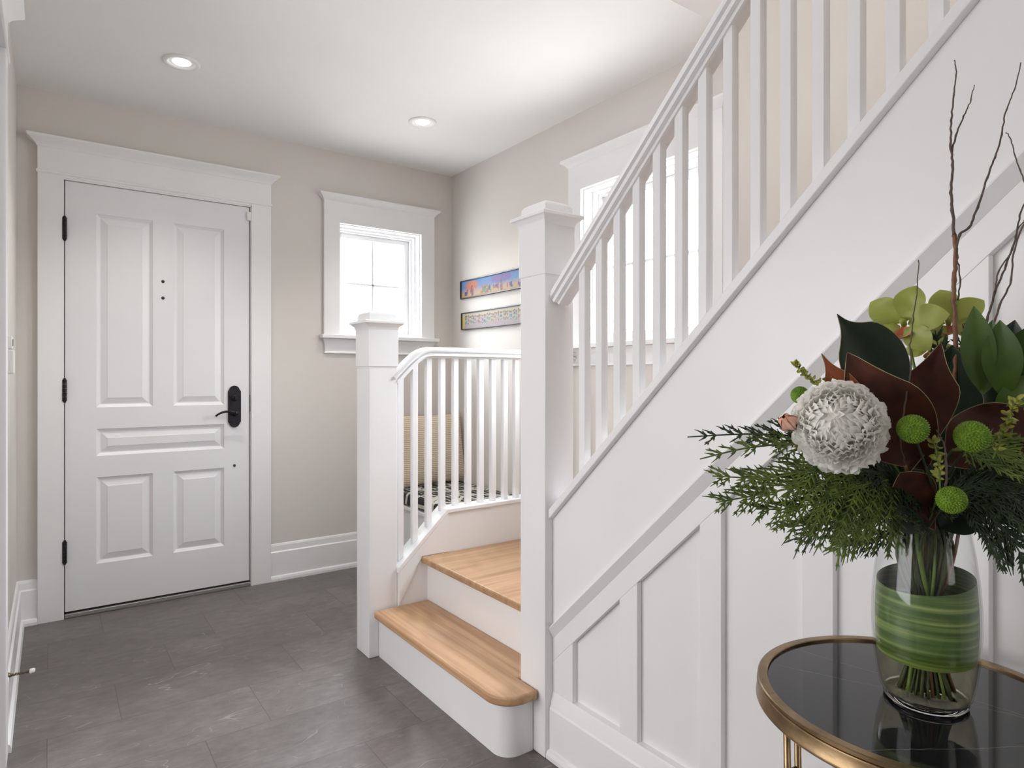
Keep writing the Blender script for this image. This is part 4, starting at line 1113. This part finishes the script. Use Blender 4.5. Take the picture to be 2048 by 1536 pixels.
for i, (P_, spr, lab, m, ns, dr) in enumerate((
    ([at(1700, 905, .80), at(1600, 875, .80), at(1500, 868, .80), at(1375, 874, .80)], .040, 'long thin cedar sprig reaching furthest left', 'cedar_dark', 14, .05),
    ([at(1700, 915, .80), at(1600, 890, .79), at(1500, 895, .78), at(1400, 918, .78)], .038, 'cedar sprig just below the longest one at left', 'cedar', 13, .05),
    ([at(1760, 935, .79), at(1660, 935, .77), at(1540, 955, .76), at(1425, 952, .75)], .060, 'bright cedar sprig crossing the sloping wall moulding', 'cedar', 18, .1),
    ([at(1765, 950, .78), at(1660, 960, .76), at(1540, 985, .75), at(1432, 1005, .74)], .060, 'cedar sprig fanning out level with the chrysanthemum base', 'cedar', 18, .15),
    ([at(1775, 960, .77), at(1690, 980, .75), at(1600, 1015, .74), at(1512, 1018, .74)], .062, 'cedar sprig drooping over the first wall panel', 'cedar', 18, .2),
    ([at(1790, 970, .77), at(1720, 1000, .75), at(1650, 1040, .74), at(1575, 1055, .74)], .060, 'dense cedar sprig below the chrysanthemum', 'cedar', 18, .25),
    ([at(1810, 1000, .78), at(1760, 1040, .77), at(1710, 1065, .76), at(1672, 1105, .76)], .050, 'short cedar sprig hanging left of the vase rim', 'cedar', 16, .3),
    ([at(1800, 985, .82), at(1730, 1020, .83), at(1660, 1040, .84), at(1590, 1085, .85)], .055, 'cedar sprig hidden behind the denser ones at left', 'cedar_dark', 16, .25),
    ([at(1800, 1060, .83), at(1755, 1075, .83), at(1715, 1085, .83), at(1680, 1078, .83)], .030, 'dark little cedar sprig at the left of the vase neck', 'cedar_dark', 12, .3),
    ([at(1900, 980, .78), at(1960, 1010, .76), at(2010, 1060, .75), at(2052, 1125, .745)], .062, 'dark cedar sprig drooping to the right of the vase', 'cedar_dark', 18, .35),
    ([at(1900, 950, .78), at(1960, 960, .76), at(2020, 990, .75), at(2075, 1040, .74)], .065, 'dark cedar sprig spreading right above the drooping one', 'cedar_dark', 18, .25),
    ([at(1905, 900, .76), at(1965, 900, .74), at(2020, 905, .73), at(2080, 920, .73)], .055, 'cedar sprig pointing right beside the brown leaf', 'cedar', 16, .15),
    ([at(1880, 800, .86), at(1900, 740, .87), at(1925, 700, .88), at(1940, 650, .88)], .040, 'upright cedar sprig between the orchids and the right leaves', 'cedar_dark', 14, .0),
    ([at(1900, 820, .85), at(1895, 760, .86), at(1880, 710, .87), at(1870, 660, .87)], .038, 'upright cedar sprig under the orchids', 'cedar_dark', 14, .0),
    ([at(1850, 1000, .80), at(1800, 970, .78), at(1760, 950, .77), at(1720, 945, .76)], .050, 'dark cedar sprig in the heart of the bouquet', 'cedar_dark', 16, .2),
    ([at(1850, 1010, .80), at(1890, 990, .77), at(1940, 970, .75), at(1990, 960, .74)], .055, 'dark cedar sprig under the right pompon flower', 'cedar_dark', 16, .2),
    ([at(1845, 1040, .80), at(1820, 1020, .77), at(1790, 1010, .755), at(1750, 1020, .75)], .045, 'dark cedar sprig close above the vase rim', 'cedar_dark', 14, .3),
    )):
    cedar(P_, spr, lab, m, 20+i, ns, dr)

# --- curly willow
def willow(name, branches, label):
    root = empty(name, branches[0][0][0], label, 'branch', 'curly willow branches')
    for j, (pts, r0, r1) in enumerate(branches):
        cp_ = catmull(pts, 6); n = len(cp_); rg = random.Random(j+len(label))
        cp_ = [p+Vector((rg.uniform(-1, 1), rg.uniform(-1, 1), 0))*.0007 for p in cp_]
        rs = [r0+(r1-r0)*i/(n-1) for i in range(n)]; rs = [r*(1.25 if i % 6 == 0 else 1) for i, r in enumerate(rs)]
        MB().tube(cp_, rs, 7).build('main_stem' if j == 0 else 'side_twig', M['twig'] if r0 > .002 else M['twig_thin'], root, smooth=True)
    add_stem(root, Vector(branches[0][0][0]), .0022, 'twig')
a_ = lambda *q: [at(*p) for p in q]
willow('willow_branch', [
    (a_((1905, 800, .83), (1912, 720, .83), (1910, 640, .83), (1907, 600, .83), (1908, 560, .83), (1911, 515, .83), (1909, 470, .83)), .0030, .0025),
    (a_((1909, 470, .83), (1905, 420, .83), (1902, 385, .83), (1905, 330, .83), (1901, 290, .83), (1903, 240, .835), (1908, 190, .835), (1912, 150, .84), (1910, 120, .84)), .0020, .0006),
    (a_((1903, 305, .83), (1912, 270, .83), (1928, 232, .83), (1942, 200, .83), (1948, 170, .83)), .0013, .0005),
    (a_((1912, 510, .83), (1918, 470, .825), (1938, 455, .82), (1955, 415, .82), (1975, 355, .82), (1990, 315, .82), (2003, 270, .82), (2012, 220, .82), (2028, 180, .82), (2042, 125, .82)), .0017, .0006),
    (a_((1916, 600, .83), (1920, 560, .83), (1917, 530, .83), (1912, 520, .83)), .0010, .0007)], 'tallest willow branch forking at the upper right of the bouquet')
willow('willow_branch', [
    (a_((1965, 700, .85), (1975, 640, .85), (1990, 585, .85), (2012, 530, .85), (2030, 480, .85), (2040, 430, .85), (2062, 380, .85)), .0016, .0009),
    (a_((1990, 585, .85), (1996, 545, .85), (2025, 500, .85), (2035, 460, .85), (2070, 420, .85)), .0011, .0006)], 'willow branch leaning out at the right edge of the photo')
willow('willow_branch', [
    (a_((1990, 700, .82), (1985, 660, .82), (2000, 610, .82), (2022, 560, .82), (2028, 500, .82), (2050, 440, .82)), .0014, .0009),
    (a_((2052, 375, .84), (2040, 340, .84), (2030, 310, .84), (2020, 275, .84), (2012, 265, .84)), .0009, .0005)], 'thin willow twig crossing in front of the leaning branch')
willow('willow_branch', [
    (a_((1810, 930, .76), (1800, 870, .75), (1812, 800, .74), (1822, 730, .74), (1820, 690, .74), (1826, 640, .74), (1834, 580, .74), (1838, 520, .74)), .0011, .0005)], 'thin pale willow twig rising over the left orchid')
willow('willow_branch', [
    (a_((1890, 985, .72), (1893, 930, .71), (1888, 890, .705), (1872, 860, .70)), .0014, .0006)], 'short green curling twig between the two big pompon flowers')

# added dark leaves standing in for the bouquet's inner shade, and cut stems
leaf_thing('dark_leaf_cluster', 'added cluster of dark broad leaves that shades the heart of the bouquet', 'leaves',
    [(at(1850, 1040, .84), at(1780, 900, .86), .075, N_(at(1800, 960, .85), .1, .2, .1), dict(fold=.2)),
     (at(1860, 1040, .84), at(1900, 840, .87), .085, N_(at(1880, 940, .85), -.1, 0, 0), dict(fold=.2)),
     (at(1870, 1040, .84), at(1990, 900, .87), .08, N_(at(1930, 960, .85), .1, 0, .2), dict(fold=.25)),
     (at(1855, 1050, .85), at(1840, 780, .88), .09, N_(at(1850, 900, .86), .2, 0, 0), dict(fold=.15)),
     (at(1865, 1050, .86), at(1960, 760, .89), .08, N_(at(1930, 860, .86), -.2, 0, 0), dict(fold=.25)),
     (at(1850, 1055, .81), at(1770, 1000, .79), .045, N_(at(1800, 1020, .8), -.2, 0, .3), dict(fold=.25)),
     (at(1880, 1055, .81), at(1960, 1010, .79), .05, N_(at(1920, 1020, .8), .2, 0, .3), dict(fold=.25))],
    [M['mag_top'], M['mag_top']], stem_top=at(1855, 1050, .86))
for k in range(24):
    a = k*2.399; rr_ = .010+.026*((k*7) % 10)/10
    p0 = VC+Vector((rr_*math.cos(a+2.4)*1.05, rr_*math.sin(a+2.4)*1.05, .013)); p2 = VC+Vector((rr_*math.cos(a), rr_*math.sin(a), .20)); p1 = (p0+p2)/2*1.0
    p3 = p2+Vector((rr_*.8*math.cos(a), rr_*.8*math.sin(a), .07))
    o = MB().tube(catmull([p0, p1, p2, p3], 5), [.0032, .0022, .0026, .0018][k % 4], 8).build('flower_stem', M[['stem', 'stem_dark', 'twig' if k % 8 < 4 else 'stem_dark', 'stem_dark'][k % 4]], smooth=True)
    tag(o, 'one of the cut stems standing crossed inside the glass vase', 'stem', 'cut stems inside the vase')
